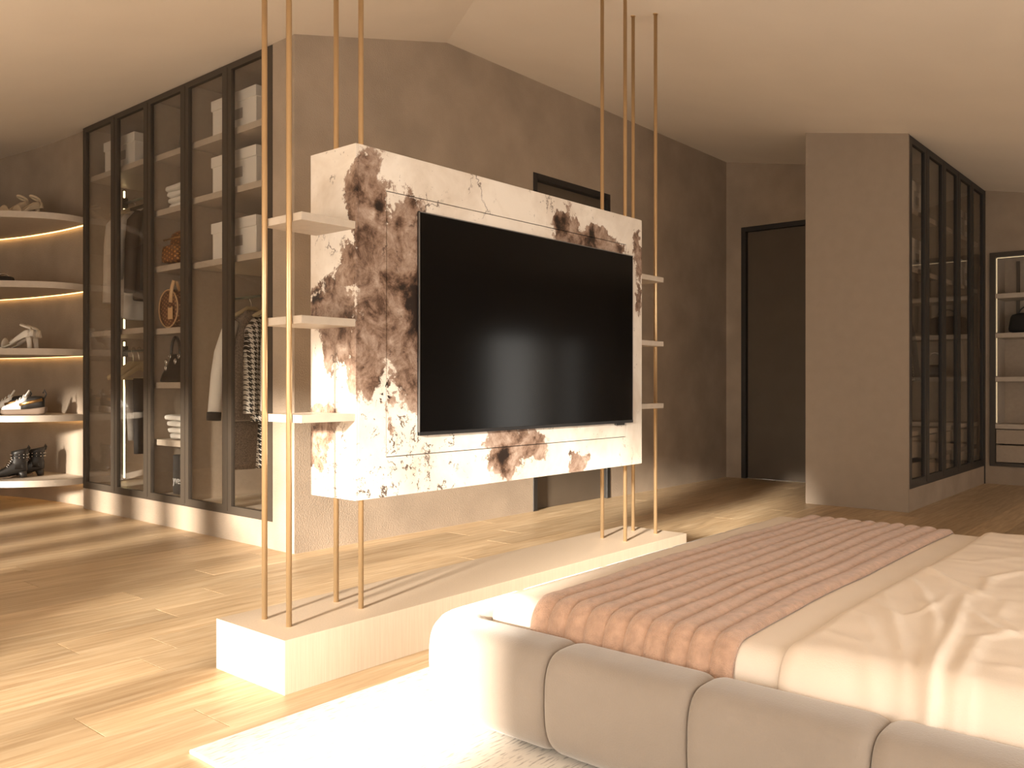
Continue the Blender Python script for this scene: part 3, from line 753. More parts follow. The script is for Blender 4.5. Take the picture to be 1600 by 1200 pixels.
for a, b, zs in ((7.093, 8.094, (2.415, 1.945, 0.62)), (8.114, 8.598, (2.415, 1.945, 0.62)), (8.618, 9.60, (2.415, 1.945, 0.62))):
    for z in zs: MB().box(a, b, QY + 0.05, QB - 0.02, z - 0.04, z).build('shelf', 'shelf_board', rw)
for a, b in ((7.10, 8.09), (8.118, 8.594), (8.63, 9.595)):
    for z in (0.40, 0.19):
        dr = MB().box(a, b, QY + 0.06, QY + 0.08, z, z + 0.165).build('drawer_front', 'taupe_board', rw)
for a, b in ((7.093, 8.094), (8.114, 8.598), (8.618, 9.60)):
    MB().tube([(a, 2.38, 1.78), (b, 2.38, 1.78)], 0.011, 10).build('rail', 'rail_black', rw, smooth=True)

su = thing('recessed_shelving', 'recessed shelving with thin light strips and two drawers in the far right wall', 'shelving', (XR + 0.2, 1.3, 0.18))
f = MB(); fw = 0.05
f.box(XR - 0.012, XR + 0.03, N0, N0 + fw, NZ0, NZ1); f.box(XR - 0.012, XR + 0.03, N1 - fw, N1, NZ0, NZ1)
f.box(XR - 0.012, XR + 0.03, N0 + fw, N1 - fw, NZ1 - 0.045, NZ1); f.box(XR - 0.012, XR + 0.03, N0 + fw, N1 - fw, NZ0, NZ0 + 0.035)
f.build('surround', 'bronze_frame', su)
MB().box(XR + 0.43, XR + 0.448, N0, N1, NZ0, NZ1).build('back_board', 'taupe_board', su)
for y in (N0 + 0.03, N1 - 0.05): MB().box(XR + 0.03, XR + 0.43, y, y + 0.02, NZ0, NZ1).build('side_board', 'shelf_board', su)
for z in (1.90, 1.507, 1.071, 0.60): MB().box(XR - 0.004, XR + 0.43, N0 + 0.05, N1 - 0.05, z - 0.045, z).build('shelf', 'shelf_board', su)
for z0, z1 in ((0.405, 0.545), (0.222, 0.390)):
    MB().box(XR + 0.004, XR + 0.03, N0 + 0.055, N1 - 0.055, z0, z1).build('drawer_front', 'taupe_board', su, bevel=0.002)
for z0, z1 in ((1.905, 2.255), (1.515, 1.855), (1.08, 1.46), (0.61, 1.02)):
    for y in (N1 - 0.060, N0 + 0.052): MB().box(XR + 0.02, XR + 0.026, y, y + 0.008, z0, z1).build('led_strip', 'led_dim', su)
MB().box(XR + 0.02, XR + 0.026, N0 + 0.06, N1 - 0.06, 2.255, 2.262).build('led_strip', 'led_dim', su)
for i in range(8):
    y = N1 - 0.16 - i * 0.13
    MB().box(XR + 0.405, XR + 0.429, y - 0.03, y, 1.56, 2.26).build('dark_bar', 'door_leaf', su)  # row of dark upright bars against the back board

# ------------------------------------------------------------------ curved display shelves
FRONT = smooth_curve([(3.0, 7.105), (2.89, 7.085), (2.76, 7.11), (2.62, 7.19), (2.47, 7.32), (2.34, 7.49), (2.23, 7.72), (2.16, 8.0), (2.13, 8.35), (2.13, 8.7)])
BACK = [p for p in arc if p[1] <= 9.05]
LAB = ['curved shelf under the beige ankle-strap heels', 'curved shelf under the round black bag', 'curved shelf under the white sandals',
       'curved shelf under the white and black sneakers', 'lowest curved shelf under the black studded boots']
for z, lab in zip((2.343, 1.802, 1.278, 0.754, 0.247), LAB):
    t = thing('display_shelf', lab, 'shelf', (2.7, 7.8, z - 0.05), 'curved shoe shelves')
    MB().prism(FRONT + [(p[0] - 0.002, p[1]) for p in reversed(BACK)], z - 0.05, z).build('board', 'shelf_board', t)
    strip = MB(); rings = []
    for p in BACK: rings.append([(p[0] - 0.022, p[1], z - 0.0535), (p[0] - 0.006, p[1], z - 0.0535), (p[0] - 0.006, p[1], z - 0.0502), (p[0] - 0.022, p[1], z - 0.0502)])
    strip.loft(rings).build('light_strip', 'led_warm', t)

# ------------------------------------------------------------------ storage boxes
def storage_box(label, x, y, z, w, l, h, group, rot=0):
    t = thing('storage_box', label, 'box', (x, y, z), group, world=False)
    MB().box(-w / 2, w / 2, -l / 2, l / 2, 0, h * 0.8).build('box_body', 'box_white', t, bevel=0.003)
    MB().box(-w / 2 - 0.008, w / 2 + 0.008, -l / 2 - 0.008, l / 2 + 0.008, h * 0.72, h).build('lid', 'box_white', t, bevel=0.003)
    MB().box(-w / 2 - 0.002, -w / 2 + 0.001, -0.105, -0.015, h * 0.28, h * 0.55).build('label_plate', 'label_grey', t)
    t.rotation_euler = (0, 0, rot); return t
for z, w in ((2.655, 'topmost of three on the right-hand shelves'), (2.275, 'middle of three above the tweed jacket'), (1.83, 'directly above the tweed jacket rail')):
    storage_box('white lidded storage box, %s' % w.replace('right-hand shelves', 'shelves over the tweed jacket'), 3.26, 5.04, z, 0.34, 0.52, 0.25, 'storage boxes in the glass wardrobe')
storage_box('white lidded storage box on the shelf above the cream coat', 3.26, 6.66, 2.668, 0.34, 0.50, 0.25, 'storage boxes in the glass wardrobe')
for x, z, w in ((7.55, 2.415, 'upper one next to the plain end panel'), (7.55, 1.945, 'lower one next to the plain end panel'),
                (9.19, 2.415, 'upper one above the dark jacket'), (9.19, 1.945, 'lower one above the dark jacket')):
    storage_box('white storage box in the dark corner wardrobe, %s' % w, x, 2.24, z, 0.34, 0.44, 0.25, 'boxes in the corner wardrobe', R(90))

# ------------------------------------------------------------------ folded linen, bags
def soft_slab(mb, cx, cy, z, hx, hy, h, seed, n=5):
    rings = []
    nn = 36
    for i in range(n + 3):
        t = i / (n + 2); zz = z + h * t
        k = max(0.02, 1 - (2 * t - 1) ** 4) ** 0.5
        ring = []
        for j in range(nn):
            a = 2 * math.pi * j / nn; c, s = math.cos(a), math.sin(a)
            wob = 0.012 * mn.noise((c * 2 + seed, s * 2, zz * 9))
            ring.append((cx + math.copysign(abs(c) ** 0.5, c) * (hx * (0.9 + 0.1 * k) - 0.5 * h * (1 - k) + wob), cy + math.copysign(abs(s) ** 0.5, s) * (hy * (0.9 + 0.1 * k) - 0.5 * h * (1 - k) + wob),
                         zz + 0.008 * mn.noise((c * 1.5, s * 1.5, seed))))
        rings.append(ring)
    mb.loft(rings)
for z0, where in ((2.257, 'above the amber backpack'), (0.602, 'above the charcoal lettered bag')):
    for i, (hx, hy, dx, dy) in enumerate(((0.14, 0.165, 0.0, -0.02), (0.145, 0.18, 0, -0.01), (0.15, 0.19, 0, 0.0), (0.155, 0.21, 0, 0.01))):
        mb_ = MB(); soft_slab(mb_, 0, 0, 0, hx, hy, 0.040, i * 3.1 + z0)
        o = mb_.build('folded_towel', 'towel_white', smooth=True); o.location = (3.235 + dx, 5.79 + dy * 0.5, z0 + i * 0.0455)
        nm = ('bottom', 'second from bottom', 'third from bottom', 'top')[i]
        tag(o, 'folded white towel, %s of the stack %s' % (nm, where), 'towel', 'folded white towels')
def superbox(mb, x0, x1, y0, y1, z0, z1, ex=0.35, taper=0.0, n=12, nn=32):
    rings = []
    for i in range(n + 1):
        t = -1 + 2 * i / n
        k = max(0.0, 1 - abs(t) ** 6) ** 0.5 * 0.35 + 0.65
        w = 1 - taper * (t + 1) / 2
        ring = []
        for j in range(nn):
            a = 2 * math.pi * j / nn; c, s = math.cos(a), math.sin(a)
            ring.append(((x0 + x1) / 2 + math.copysign(abs(c) ** ex, c) * (x1 - x0) / 2 * k * w, (y0 + y1) / 2 + math.copysign(abs(s) ** ex, s) * (y1 - y0) / 2 * k * w, (z0 + z1) / 2 + t * (z1 - z0) / 2))
        rings.append(ring)
    mb.loft(rings)
# dark round bag on the top shelf
t = thing('shoulder_bag', 'round black bag with a white tag on the top wardrobe shelf', 'bag', (3.20, 5.74, 2.657), world=False)
mb_ = MB(); superbox(mb_, -0.09, 0.09, -0.15, 0.15, 0, 0.17, 0.7, 0.25); mb_.build('body', 'black_leather', t, smooth=True)
MB().box(-0.104, -0.096, -0.05, -0.02, 0.05, 0.11).build('tag', 'letter_white', t, bevel=0.002)
MB().tube([(0, 0.11 * math.cos(a), 0.12 + 0.10 * math.sin(a)) for a in [math.pi * i / 12 for i in range(13)]], 0.008, 8).build('strap', 'black_leather', t, smooth=True)
# amber backpack
t = thing('backpack', 'small amber dotted backpack on the shelf below the towels', 'backpack', (3.20, 5.85, 1.852), world=False); t.scale = (1.1, 1.15, 0.95)
mb_ = MB(); superbox(mb_, -0.09, 0.10, -0.15, 0.12, 0, 0.27, 0.55, 0.18); mb_.build('body', 'dotted_amber', t, smooth=True)
mb_ = MB(); superbox(mb_, -0.13, -0.06, -0.10, 0.10, 0.02, 0.15, 0.5, 0.1); mb_.build('front_pocket', 'dotted_amber', t, smooth=True)
MB().tube([(0.02, 0.06 * math.cos(a), 0.26 + 0.07 * math.sin(a)) for a in [math.pi * i / 12 for i in range(13)]], 0.012, 8).build('handle', 'black_leather', t, smooth=True)
MB().tube([(-0.085, -0.11, 0.2), (-0.105, -0.10, 0.20), (-0.10, 0.10, 0.2), (-0.085, 0.11, 0.2)], 0.006, 8).build('zip', 'gold_trim', t, smooth=True)
# round brown bag with tan tag
t = thing('round_bag', 'round brown dotted bag with a hanging tan luggage tag', 'bag', (3.13, 5.885, 1.402), world=False)
mb_ = MB()
rings = []
for i, (x, r) in enumerate(((-0.05, 0.02), (-0.05, 0.10), (-0.045, 0.128), (-0.03, 0.14), (0.03, 0.14), (0.045, 0.128), (0.05, 0.10), (0.05, 0.02))):
    rings.append([(x, r * math.cos(2 * math.pi * k / 40), 0.14 + r * math.sin(2 * math.pi * k / 40)) for k in range(40)])
mb_.loft(rings); mb_.build('body', 'dotted_brown', t, smooth=True)
MB().tube([(-0.047, 0.135 * math.cos(2 * math.pi * k / 40), 0.14 + 0.135 * math.sin(2 * math.pi * k / 40)) for k in range(40)], 0.005, 6, loop=True).build('piping', 'tan_leather', t, smooth=True)
MB().tube([(0.0, -0.07, 0.265), (-0.03, -0.08, 0.33), (-0.05, -0.085, 0.335), (-0.06, -0.07, 0.27), (-0.062, -0.06, 0.18)], 0.014, 6, flat=(1.0, 0.3)).build('strap', 'tan_leather', t, smooth=True)
tg = MB().box(-0.068, -0.062, -0.095, -0.03, 0.06, 0.15).build('luggage_tag', 'tan_leather', t, bevel=0.003)
o = MB().box(-0.0695, -0.0675, -0.082, -0.043, 0.142, 0.147).build('buckle', 'groove_dark'); o.parent = tg
# black handbag
t = thing('handbag', 'structured black handbag with twin handles and silver charms', 'bag', (3.16, 5.83, 1.014), world=False); t.scale = (1, 0.98, 0.92)
mb_ = MB()
rings = []
for z, hx, hy in ((0, 0.09, 0.19), (0.012, 0.095, 0.195), (0.06, 0.088, 0.175), (0.12, 0.07, 0.135), (0.18, 0.052, 0.105), (0.215, 0.045, 0.10), (0.22, 0.035, 0.09)):
    rings.append([(math.copysign(abs(math.cos(a)) ** 0.4, math.cos(a)) * hx, math.copysign(abs(math.sin(a)) ** 0.4, math.sin(a)) * hy, z) for a in [2 * math.pi * k / 32 for k in range(32)]])
mb_.loft(rings); mb_.build('body', 'black_leather', t, smooth=True)
for s in (-1, 1):
    MB().tube([(s * 0.05, 0.065 * math.cos(a), 0.20 + 0.15 * math.sin(a)) for a in [math.pi * i / 14 for i in range(15)]], 0.011, 8).build('handle', 'black_leather', t, smooth=True)
    for y in (-0.065, 0.065):
        MB().tube([(s * 0.062, y + 0.014 * math.cos(2 * math.pi * k / 12), 0.20 + 0.018 * math.sin(2 * math.pi * k / 12)) for k in range(12)], 0.004, 6, loop=True).build('ring', 'silver', t, smooth=True)
for y, z in ((0.075, 0.155), (0.08, 0.11), (-0.06, 0.16)):
    MB().tube([(-0.085, y + 0.012 * math.cos(2 * math.pi * k / 10), z + 0.02 * math.sin(2 * math.pi * k / 10)) for k in range(10)], 0.005, 6, loop=True).build('charm', 'silver', t, smooth=True)
# charcoal bag with letters
t = thing('paper_bag', 'charcoal upright bag with white lettering under the lowest towels', 'bag', (3.20, 5.79, 0.201), world=False)
MB().box(-0.06, 0.06, -0.09, 0.145, 0, 0.285).build('body', 'charcoal_paper', t, bevel=0.012)
cu = bpy.data.curves.new('lettering', 'FONT'); cu.body = 'yves'; cu.size = 0.085; cu.extrude = 0.0008
to = bpy.data.objects.new('tmp_text', cu); COL.objects.link(to)
bpy.context.view_layer.update()
me = bpy.data.meshes.new_from_object(to.evaluated_get(bpy.context.evaluated_depsgraph_get()))
bpy.data.objects.remove(to)
me.materials.clear(); me.materials.append(MAT['letter_white'])
lo = bpy.data.objects.new('lettering', me); COL.objects.link(lo); lo.parent = t
lw0 = max(v.co.x for v in me.vertices) - min(v.co.x for v in me.vertices)
lo.location = (-0.0612, 0.134, 0.078); lo.rotation_euler = (R(90), 0, R(-90)); lo.scale = (0.118 / lw0, 0.95, 1)
# bag and vase in the recessed shelving
t = thing('black_bag', 'low black bag on the recessed shelving', 'bag', (XR + 0.2, 1.62, 1.509), world=False)
mb_ = MB(); superbox(mb_, -0.11, 0.11, -0.20, 0.20, 0, 0.20, 0.5, 0.15); mb_.build('body', 'cloth_black', t, smooth=True)
MB().tube([(-0.05, 0.10 * math.cos(a), 0.18 + 0.09 * math.sin(a)) for a in [math.pi * i / 12 for i in range(13)]], 0.008, 8).build('handle', 'black_leather', t, smooth=True)
t = thing('chain_bag', 'small black bag with a ring handle on the shelf below the low bag', 'bag', (XR + 0.16, 1.50, 1.073), world=False)
mb_ = MB(); superbox(mb_, -0.06, 0.06, -0.10, 0.10, 0, 0.13, 0.5, 0.1); mb_.build('body', 'black_leather', t, smooth=True)
MB().tube([(0, 0.07 * math.cos(a), 0.14 + 0.12 * math.sin(a)) for a in [math.pi * i / 12 for i in range(13)]], 0.006, 8).build('handle', 'silver', t, smooth=True)

# ------------------------------------------------------------------ clothes
def hanger(label, x, y, z, half=0.20, m='hanger_wood', rot=0.0):
    """z = rail height; the arms run along x"""
    t = thing('clothes_hanger', label, 'hanger', (x, y, z), 'clothes hangers', world=False)
    pts = [(0.012, 0, -0.005)] + [(0.016 * math.cos(a), 0, 0.004 + 0.016 * math.sin(a)) for a in [math.pi * i / 8 for i in range(9)]] + [(-0.012, 0, -0.012), (0, 0, -0.03), (0, 0, -0.07)]
    MB().tube(pts, 0.0022, 6).build('hook', 'silver', t, smooth=True)
    MB().tube([(-half, 0, -0.15), (-half * 0.6, 0, -0.115), (-0.03, 0, -0.072), (0.03, 0, -0.072), (half * 0.6, 0, -0.115), (half, 0, -0.15)], [0.012, 0.014, 0.016, 0.016, 0.014, 0.012], 8).build('arms', m, t, smooth=True)
    MB().tube([(-half * 0.9, 0, -0.152), (half * 0.9, 0, -0.152)], 0.006, 8).build('trouser_bar', m, t, smooth=True)
    t.rotation_euler = (0, 0, rot); return t
def garment(name, label, cat, y, zr, length, m, sm=None, cuff=None, wt=0.19, wb=0.21, th=0.055, sleeve=0.58, x=RXC, group='hanging clothes', hem=None, tilt=0.0, out=0.075):
    """jacket-like garment hung below rail height zr"""
    t = thing(name, label, cat, (x, y, zr - length - 0.09), group, world=False)
    z0 = length
    st = [(0.0, 0.055, 0.04), (0.015, 0.075, 0.048), (0.045, wt * 0.62, 0.05), (0.085, wt * 0.93, 0.05), (0.13, wt * 1.0, th), (0.25, wt * 0.97, th * 1.1), (length * 0.55, wt * 0.94, th), (length * 0.8, (wt + wb) / 2, th * 1.05), (length * 0.985, wb, th * 1.1), (length, wb * 0.97, th * 0.9)]
    rings = []
    for d, hx, hy in st:
        ring = []
        for k in range(40):
            a = 2 * math.pi * k / 40; c, s = math.cos(a), math.sin(a)
            wave = 1 + 0.16 * math.sin(a * 7 + d * 3 + y * 9) * min(1, d / length)
            ring.append((math.copysign(abs(c) ** 0.75, c) * hx + tilt * d, s * hy * wave, z0 - d))
        rings.append(ring)
    MB().loft(rings).build('body', m, t, smooth=True)
    if sleeve:
        for s in (-1, 1):
            p = [(s * wt * 0.78, 0, z0 - 0.085), (s * wt * 1.02, 0, z0 - 0.15), (s * (wt + out * 0.47), -0.012, z0 - 0.30), (s * (wt + out * 0.73), -0.02, z0 - 0.45), (s * (wt + out), -0.03, z0 - 0.085 - sleeve)]
            if s > 0: p = [(min(q[0], WB - 0.065 - x) if x < 4 else q[0], q[1], q[2]) for q in p]
            o = MB().tube(p, [0.045, 0.058, 0.058, 0.052, 0.048], 14, flat=(1, 0.85)).build('sleeve', sm or m, t, smooth=True)
            if cuff:
                c = MB().tube([(p[-1][0] - s * 0.004, -0.028, z0 - 0.085 - sleeve + 0.045), (p[-1][0] + s * 0.001, -0.031, z0 - 0.085 - sleeve - 0.01)], 0.053, 14, flat=(1, 0.85)).build('cuff', cuff, smooth=True)
                c.parent = o
    if hem:
        MB().loft([[(q[0] * 1.03, q[1] * 1.06, z0 - length + dz) for q in rings[-1]] for dz in (0.0, 0.03)]).build('hem', hem, t, smooth=True)
    return t
def skirt(name, label, cat, y, ztop, length, m, wt=0.16, wb=0.2, th=0.04, x=RXC):
    t = thing(name, label, cat, (x, y, ztop - length), 'hanging clothes', world=False)
    rings = []
    for i in range(8):
        f = i / 7; hx = wt + (wb - wt) * f
        rings.append([(math.copysign(abs(math.cos(a)) ** 0.8, math.cos(a)) * hx, math.sin(a) * th * (1 + 0.2 * math.sin(a * 6 + y * 7) * f), length * (1 - f)) for a in [2 * math.pi * k / 40 for k in range(40)]])
    MB().loft(rings).build('body', m, t, smooth=True)
    return t
# right bay: tweed suit, houndstooth, white shirt
hanger('wooden hanger carrying the tweed jacket', RXC + 0.05, 5.29, 1.60, 0.17)
g1 = garment('tweed_jacket', 'brown tweed jacket with white sleeves and black cuffs', 'jacket', 5.29, 1.60, 0.76, 'tweed', 'cloth_white', 'cloth_black', 0.17, 0.19, 0.06, 0.66, x=RXC + 0.05, out=0.135)
for zz in (0.46, 0.20):
    MB().box(-0.03, 0.08, -0.075, -0.062, zz, zz + 0.02).build('pocket_trim', 'cloth_white', g1)
    MB().box(-0.03, -0.005, -0.075, -0.062, zz, zz + 0.07).build('pocket_trim', 'cloth_white', g1)
MB().tube([(0.075, -0.052, 0.74), (0.05, -0.066, 0.68), (0.03, -0.066, 0.60)], 0.008, 6).build('collar_trim', 'cloth_white', g1, smooth=True)
skirt('tweed_skirt', 'brown tweed skirt hanging below the tweed jacket', 'skirt', 5.29, 0.74, 0.33, 'tweed', 0.17, 0.19, x=RXC + 0.05)
hanger('wooden hanger carrying the houndstooth jacket', RXC + 0.05, 5.00, 1.60, 0.17)
garment('houndstooth_jacket', 'black and white houndstooth jacket', 'jacket', 5.00, 1.60, 0.76, 'houndstooth', None, None, 0.17, 0.19, 0.06, 0.62, x=RXC + 0.05, out=0.045)
skirt('houndstooth_trousers', 'houndstooth trousers hanging below the matching jacket', 'trousers', 5.00, 0.74, 0.30, 'houndstooth', 0.13, 0.15, x=RXC + 0.05)
hanger('wooden hanger carrying the long white shirt', RXC + 0.05, 4.80, 1.60, 0.17)
garment('white_shirt', 'long white shirt at the end of the rail with the tweed jacket', 'shirt', 4.80, 1.60, 0.90, 'cloth_white', None, None, 0.17, 0.19, 0.05, 0.6, x=RXC + 0.05, out=0.045)
# left bay
hanger('wooden hanger carrying the cream coat', RXC, 6.90, 2.50)
garment('cream_coat', 'long cream coat hanging in the upper wardrobe bay', 'coat', 6.90, 2.50, 0.88, 'cloth_cream', 'cloth_cream', None, 0.18, 0.2, 0.06, 0.68, out=0.05)
hanger('wooden hanger carrying the white blouse', RXC, 6.72, 2.50)
garment('white_blouse', 'white blouse with a tail showing below the dark jacket', 'shirt', 6.72, 2.50, 0.90, 'cloth_white', None, None, 0.17, 0.18, 0.05, 0.5)
hanger('dark hanger carrying the brown leather jacket', RXC, 6.56, 2.50, m='rail_black')
garment('brown_jacket', 'dark brown leather jacket beside the white blouse', 'jacket', 6.56, 2.50, 0.76, 'cloth_brown', 'cloth_brown', None, 0.17, 0.18, 0.06, 0.62, out=0.05)
hanger('dark hanger carrying the black coat', RXC, 6.30, 2.50, m='rail_black')
garment('black_coat', 'long black coat hanging beyond the brown leather jacket', 'coat', 6.30, 2.50, 0.92, 'cloth_black', None, None, 0.17, 0.18, 0.06, 0.62, out=0.05)
hanger('empty pale hanger on the lower rail beside the grey knit', RXC, 6.93, 1.27, 0.21).scale = (1, 1, 1.5)
hanger('pale hanger carrying the grey cardigan', RXC, 6.83, 1.27, 0.21).scale = (1, 1, 1.5)
skirt('grey_cardigan', 'folded grey knit draped on a pale hanger', 'cardigan', 6.83, 1.045, 0.50, 'cloth_grey', 0.12, 0.09, 0.035)
hanger('pale hanger carrying the black trousers', RXC, 6.69, 1.27, 0.21).scale = (1, 1, 1.5)
skirt('black_trousers', 'black trousers folded over a pale hanger', 'trousers', 6.69, 1.045, 0.60, 'cloth_black', 0.12, 0.11, 0.03)
# corner wardrobe clothes
def turned(t):
    t.rotation_euler = (0, 0, R(90)); return t
for x, nm, lab, cat, m, sm, ln in ((7.52, 'sequin_dress', 'gold sequined dress in the dark corner wardrobe', 'dress', 'sequins', None, 0.80),
                                   (7.68, 'black_dress', 'plain black dress beside the gold sequined dress', 'dress', 'cloth_black', None, 0.95),
                                   (9.08, 'dark_blazer', 'dark blazer with pale lining under the corner wardrobe boxes', 'jacket', 'cloth_black', 'cloth_grey', 0.80),
                                   (9.24, 'pale_shirt', 'pale shirt beside the dark blazer', 'shirt', 'cloth_cream', None, 0.85)):
    turned(hanger('dark hanger carrying the %s' % nm.replace('_', ' '), x, 2.38, 1.78, m='rail_black'))
    turned(garment(nm, lab, cat, 2.38, 1.78, ln, m, sm, None, x=x))

# ------------------------------------------------------------------ shoes
def ring_sec(x, hw, z0, z1, ex=0.6, n=20, cy=0.0, lean=0.0):
    return [(x + lean * (((z0 + z1) / 2 + math.copysign(abs(math.sin(a)) ** ex, math.sin(a)) * (z1 - z0) / 2) - z0), cy + math.copysign(abs(math.cos(a)) ** ex, math.cos(a)) * hw, (z0 + z1) / 2 + math.copysign(abs(math.sin(a)) ** ex, math.sin(a)) * (z1 - z0) / 2) for a in [2 * math.pi * k / n for k in range(n)]]
def sandal(label, loc, yaw, m, group, h=0.095, block=True):
    t = thing('heeled_sandal', label, 'sandal', loc, group, world=False)
    def zc(x): # footbed curve, toe at +x
        u = (0.12 - x) / 0.24; u = max(0, min(1, u)); return 0.006 + h * (u * u * (3 - 2 * u)) ** 1.1
    rings = []
    for i in range(15):
        x = 0.125 - 0.245 * i / 14; u = i / 14
        hw = 0.006 + 0.034 * math.sin(math.pi * min(1, u * 1.6 + 0.08) ** 0.8) if u < 0.55 else 0.024 + 0.004 * math.sin((u - 0.55) * 7)
        hw = max(hw, 0.022) if 0.05 < u else 0.014
        rings.append(ring_sec(x, hw, zc(x) - (0.006 if x > 0.02 else 0.004), zc(x) + 0.008, 0.5))
    MB().loft(rings).build('sole', m, t, smooth=True)
    r0 = 0.017 if block else 0.006
    MB().tube([(-0.10, 0, zc(-0.10) - 0.004), (-0.105, 0, 0.05), (-0.108, 0, 0.0)], [0.022, r0 * 1.05, r0], 12).build('heel', m, t, smooth=True)
    arch = lambda x, r, hgt, w: MB().tube([(x, r * math.cos(a), zc(x) + hgt * math.sin(a)) for a in [math.pi * i / 12 for i in range(13)]], w, 8, flat=(1.6, 0.35))
    arch(0.075, 0.038, 0.040, 0.022).build('toe_strap', m, t, smooth=True)
    MB().tube([(-0.118, 0.02 * math.cos(a), zc(-0.11) + 0.0 + 0.05 * (1 - abs(math.cos(a)))) for a in [math.pi * i / 10 for i in range(11)]], 0.026, 8, flat=(0.5, 1)).build('heel_counter', m, t, smooth=True)
    for sd in (-1, 1):
        MB().tube([(0.03, sd * 0.030, zc(0.03) + 0.010), (-0.03, sd * 0.026, zc(-0.03) + 0.020), (-0.09, sd * 0.024, zc(-0.09) + 0.030), (-0.115, sd * 0.014, zc(-0.115) + 0.034)], [0.010, 0.018, 0.026, 0.026], 8, flat=(0.2, 1)).build('side_panel', m, t, smooth=True)
    za = h + 0.085
    MB().tube([(-0.078 + 0.036 * math.cos(2 * math.pi * k / 20), 0.028 * math.sin(2 * math.pi * k / 20), za + 0.014 * math.cos(2 * math.pi * k / 20)) for k in range(20)], 0.009, 8, loop=True).build('ankle_strap', m, t, smooth=True)
    MB().tube([(-0.118, 0, zc(-0.11) + 0.03), (-0.116, 0, za - 0.01)], 0.013, 8, flat=(1.6, 0.5)).build('back_strap', m, t, smooth=True)
    t.rotation_euler = (0, 0, yaw); return t
def sneaker(label, loc, yaw, group):
    t = thing('sneaker', label, 'sneaker', loc, group, world=False)
    rings = [ring_sec(x, hw, 0.0 + zl, zt, 0.4) for x, hw, zl, zt in ((0.155, 0.012, 0.022, 0.04), (0.145, 0.034, 0.008, 0.044), (0.11, 0.048, 0.0, 0.044), (0.04, 0.05, 0.0, 0.044), (-0.04, 0.042, 0.002, 0.048), (-0.11, 0.044, 0.0, 0.056), (-0.15, 0.040, 0.006, 0.062), (-0.168, 0.02, 0.026, 0.064))]
    MB().loft(rings).build('sole', 'shoe_sole', t, smooth=True)
    rings = [ring_sec(x, hw, zl, zt, 0.7) for x, hw, zl, zt in ((0.148, 0.008, 0.04, 0.05), (0.138, 0.030, 0.036, 0.068), (0.10, 0.043, 0.036, 0.086), (0.05, 0.045, 0.036, 0.106), (0.0, 0.042, 0.038, 0.135), (-0.03, 0.039, 0.04, 0.150))]
    MB().loft(rings).build('toe_upper', 'shoe_white', t, smooth=True)
    rings = [ring_sec(x, hw, zl, zt, 0.7) for x, hw, zl, zt in ((0.01, 0.044, 0.038, 0.112), (-0.04, 0.041, 0.042, 0.145), (-0.085, 0.041, 0.046, 0.152), (-0.13, 0.038, 0.052, 0.150), (-0.152, 0.022, 0.058, 0.135))]
    MB().loft(rings).build('heel_upper', 'shoe_black', t, smooth=True)
    MB().tube([(0.0, 0, 0.128), (-0.03, 0, 0.165), (-0.045, 0, 0.195)], [0.02, 0.024, 0.018], 10, flat=(1, 0.4)).build('tongue', 'shoe_white', t, smooth=True)
    for s in (-1, 1): MB().tube([(0.02, s * 0.045, 0.08), (-0.05, s * 0.044, 0.10), (-0.14, s * 0.036, 0.12)], 0.012, 8, flat=(0.4, 1)).build('side_stripe', 'gold_trim', t, smooth=True)
    for k in range(4):
        x = 0.045 - k * 0.024; z = 0.112 + k * 0.019
        MB().tube([(x, -0.03, z - 0.008), (x - 0.004, 0, z + 0.008), (x, 0.03, z - 0.008)], 0.005, 6).build('lace', 'shoe_white', t, smooth=True)
    MB().tube([(-0.150, 0, 0.13), (-0.165, 0, 0.165), (-0.150, 0, 0.20), (-0.140, 0, 0.17)], 0.006, 6).build('pull_loop', 'shoe_black', t, smooth=True)
    t.rotation_euler = (0, 0, yaw); return t
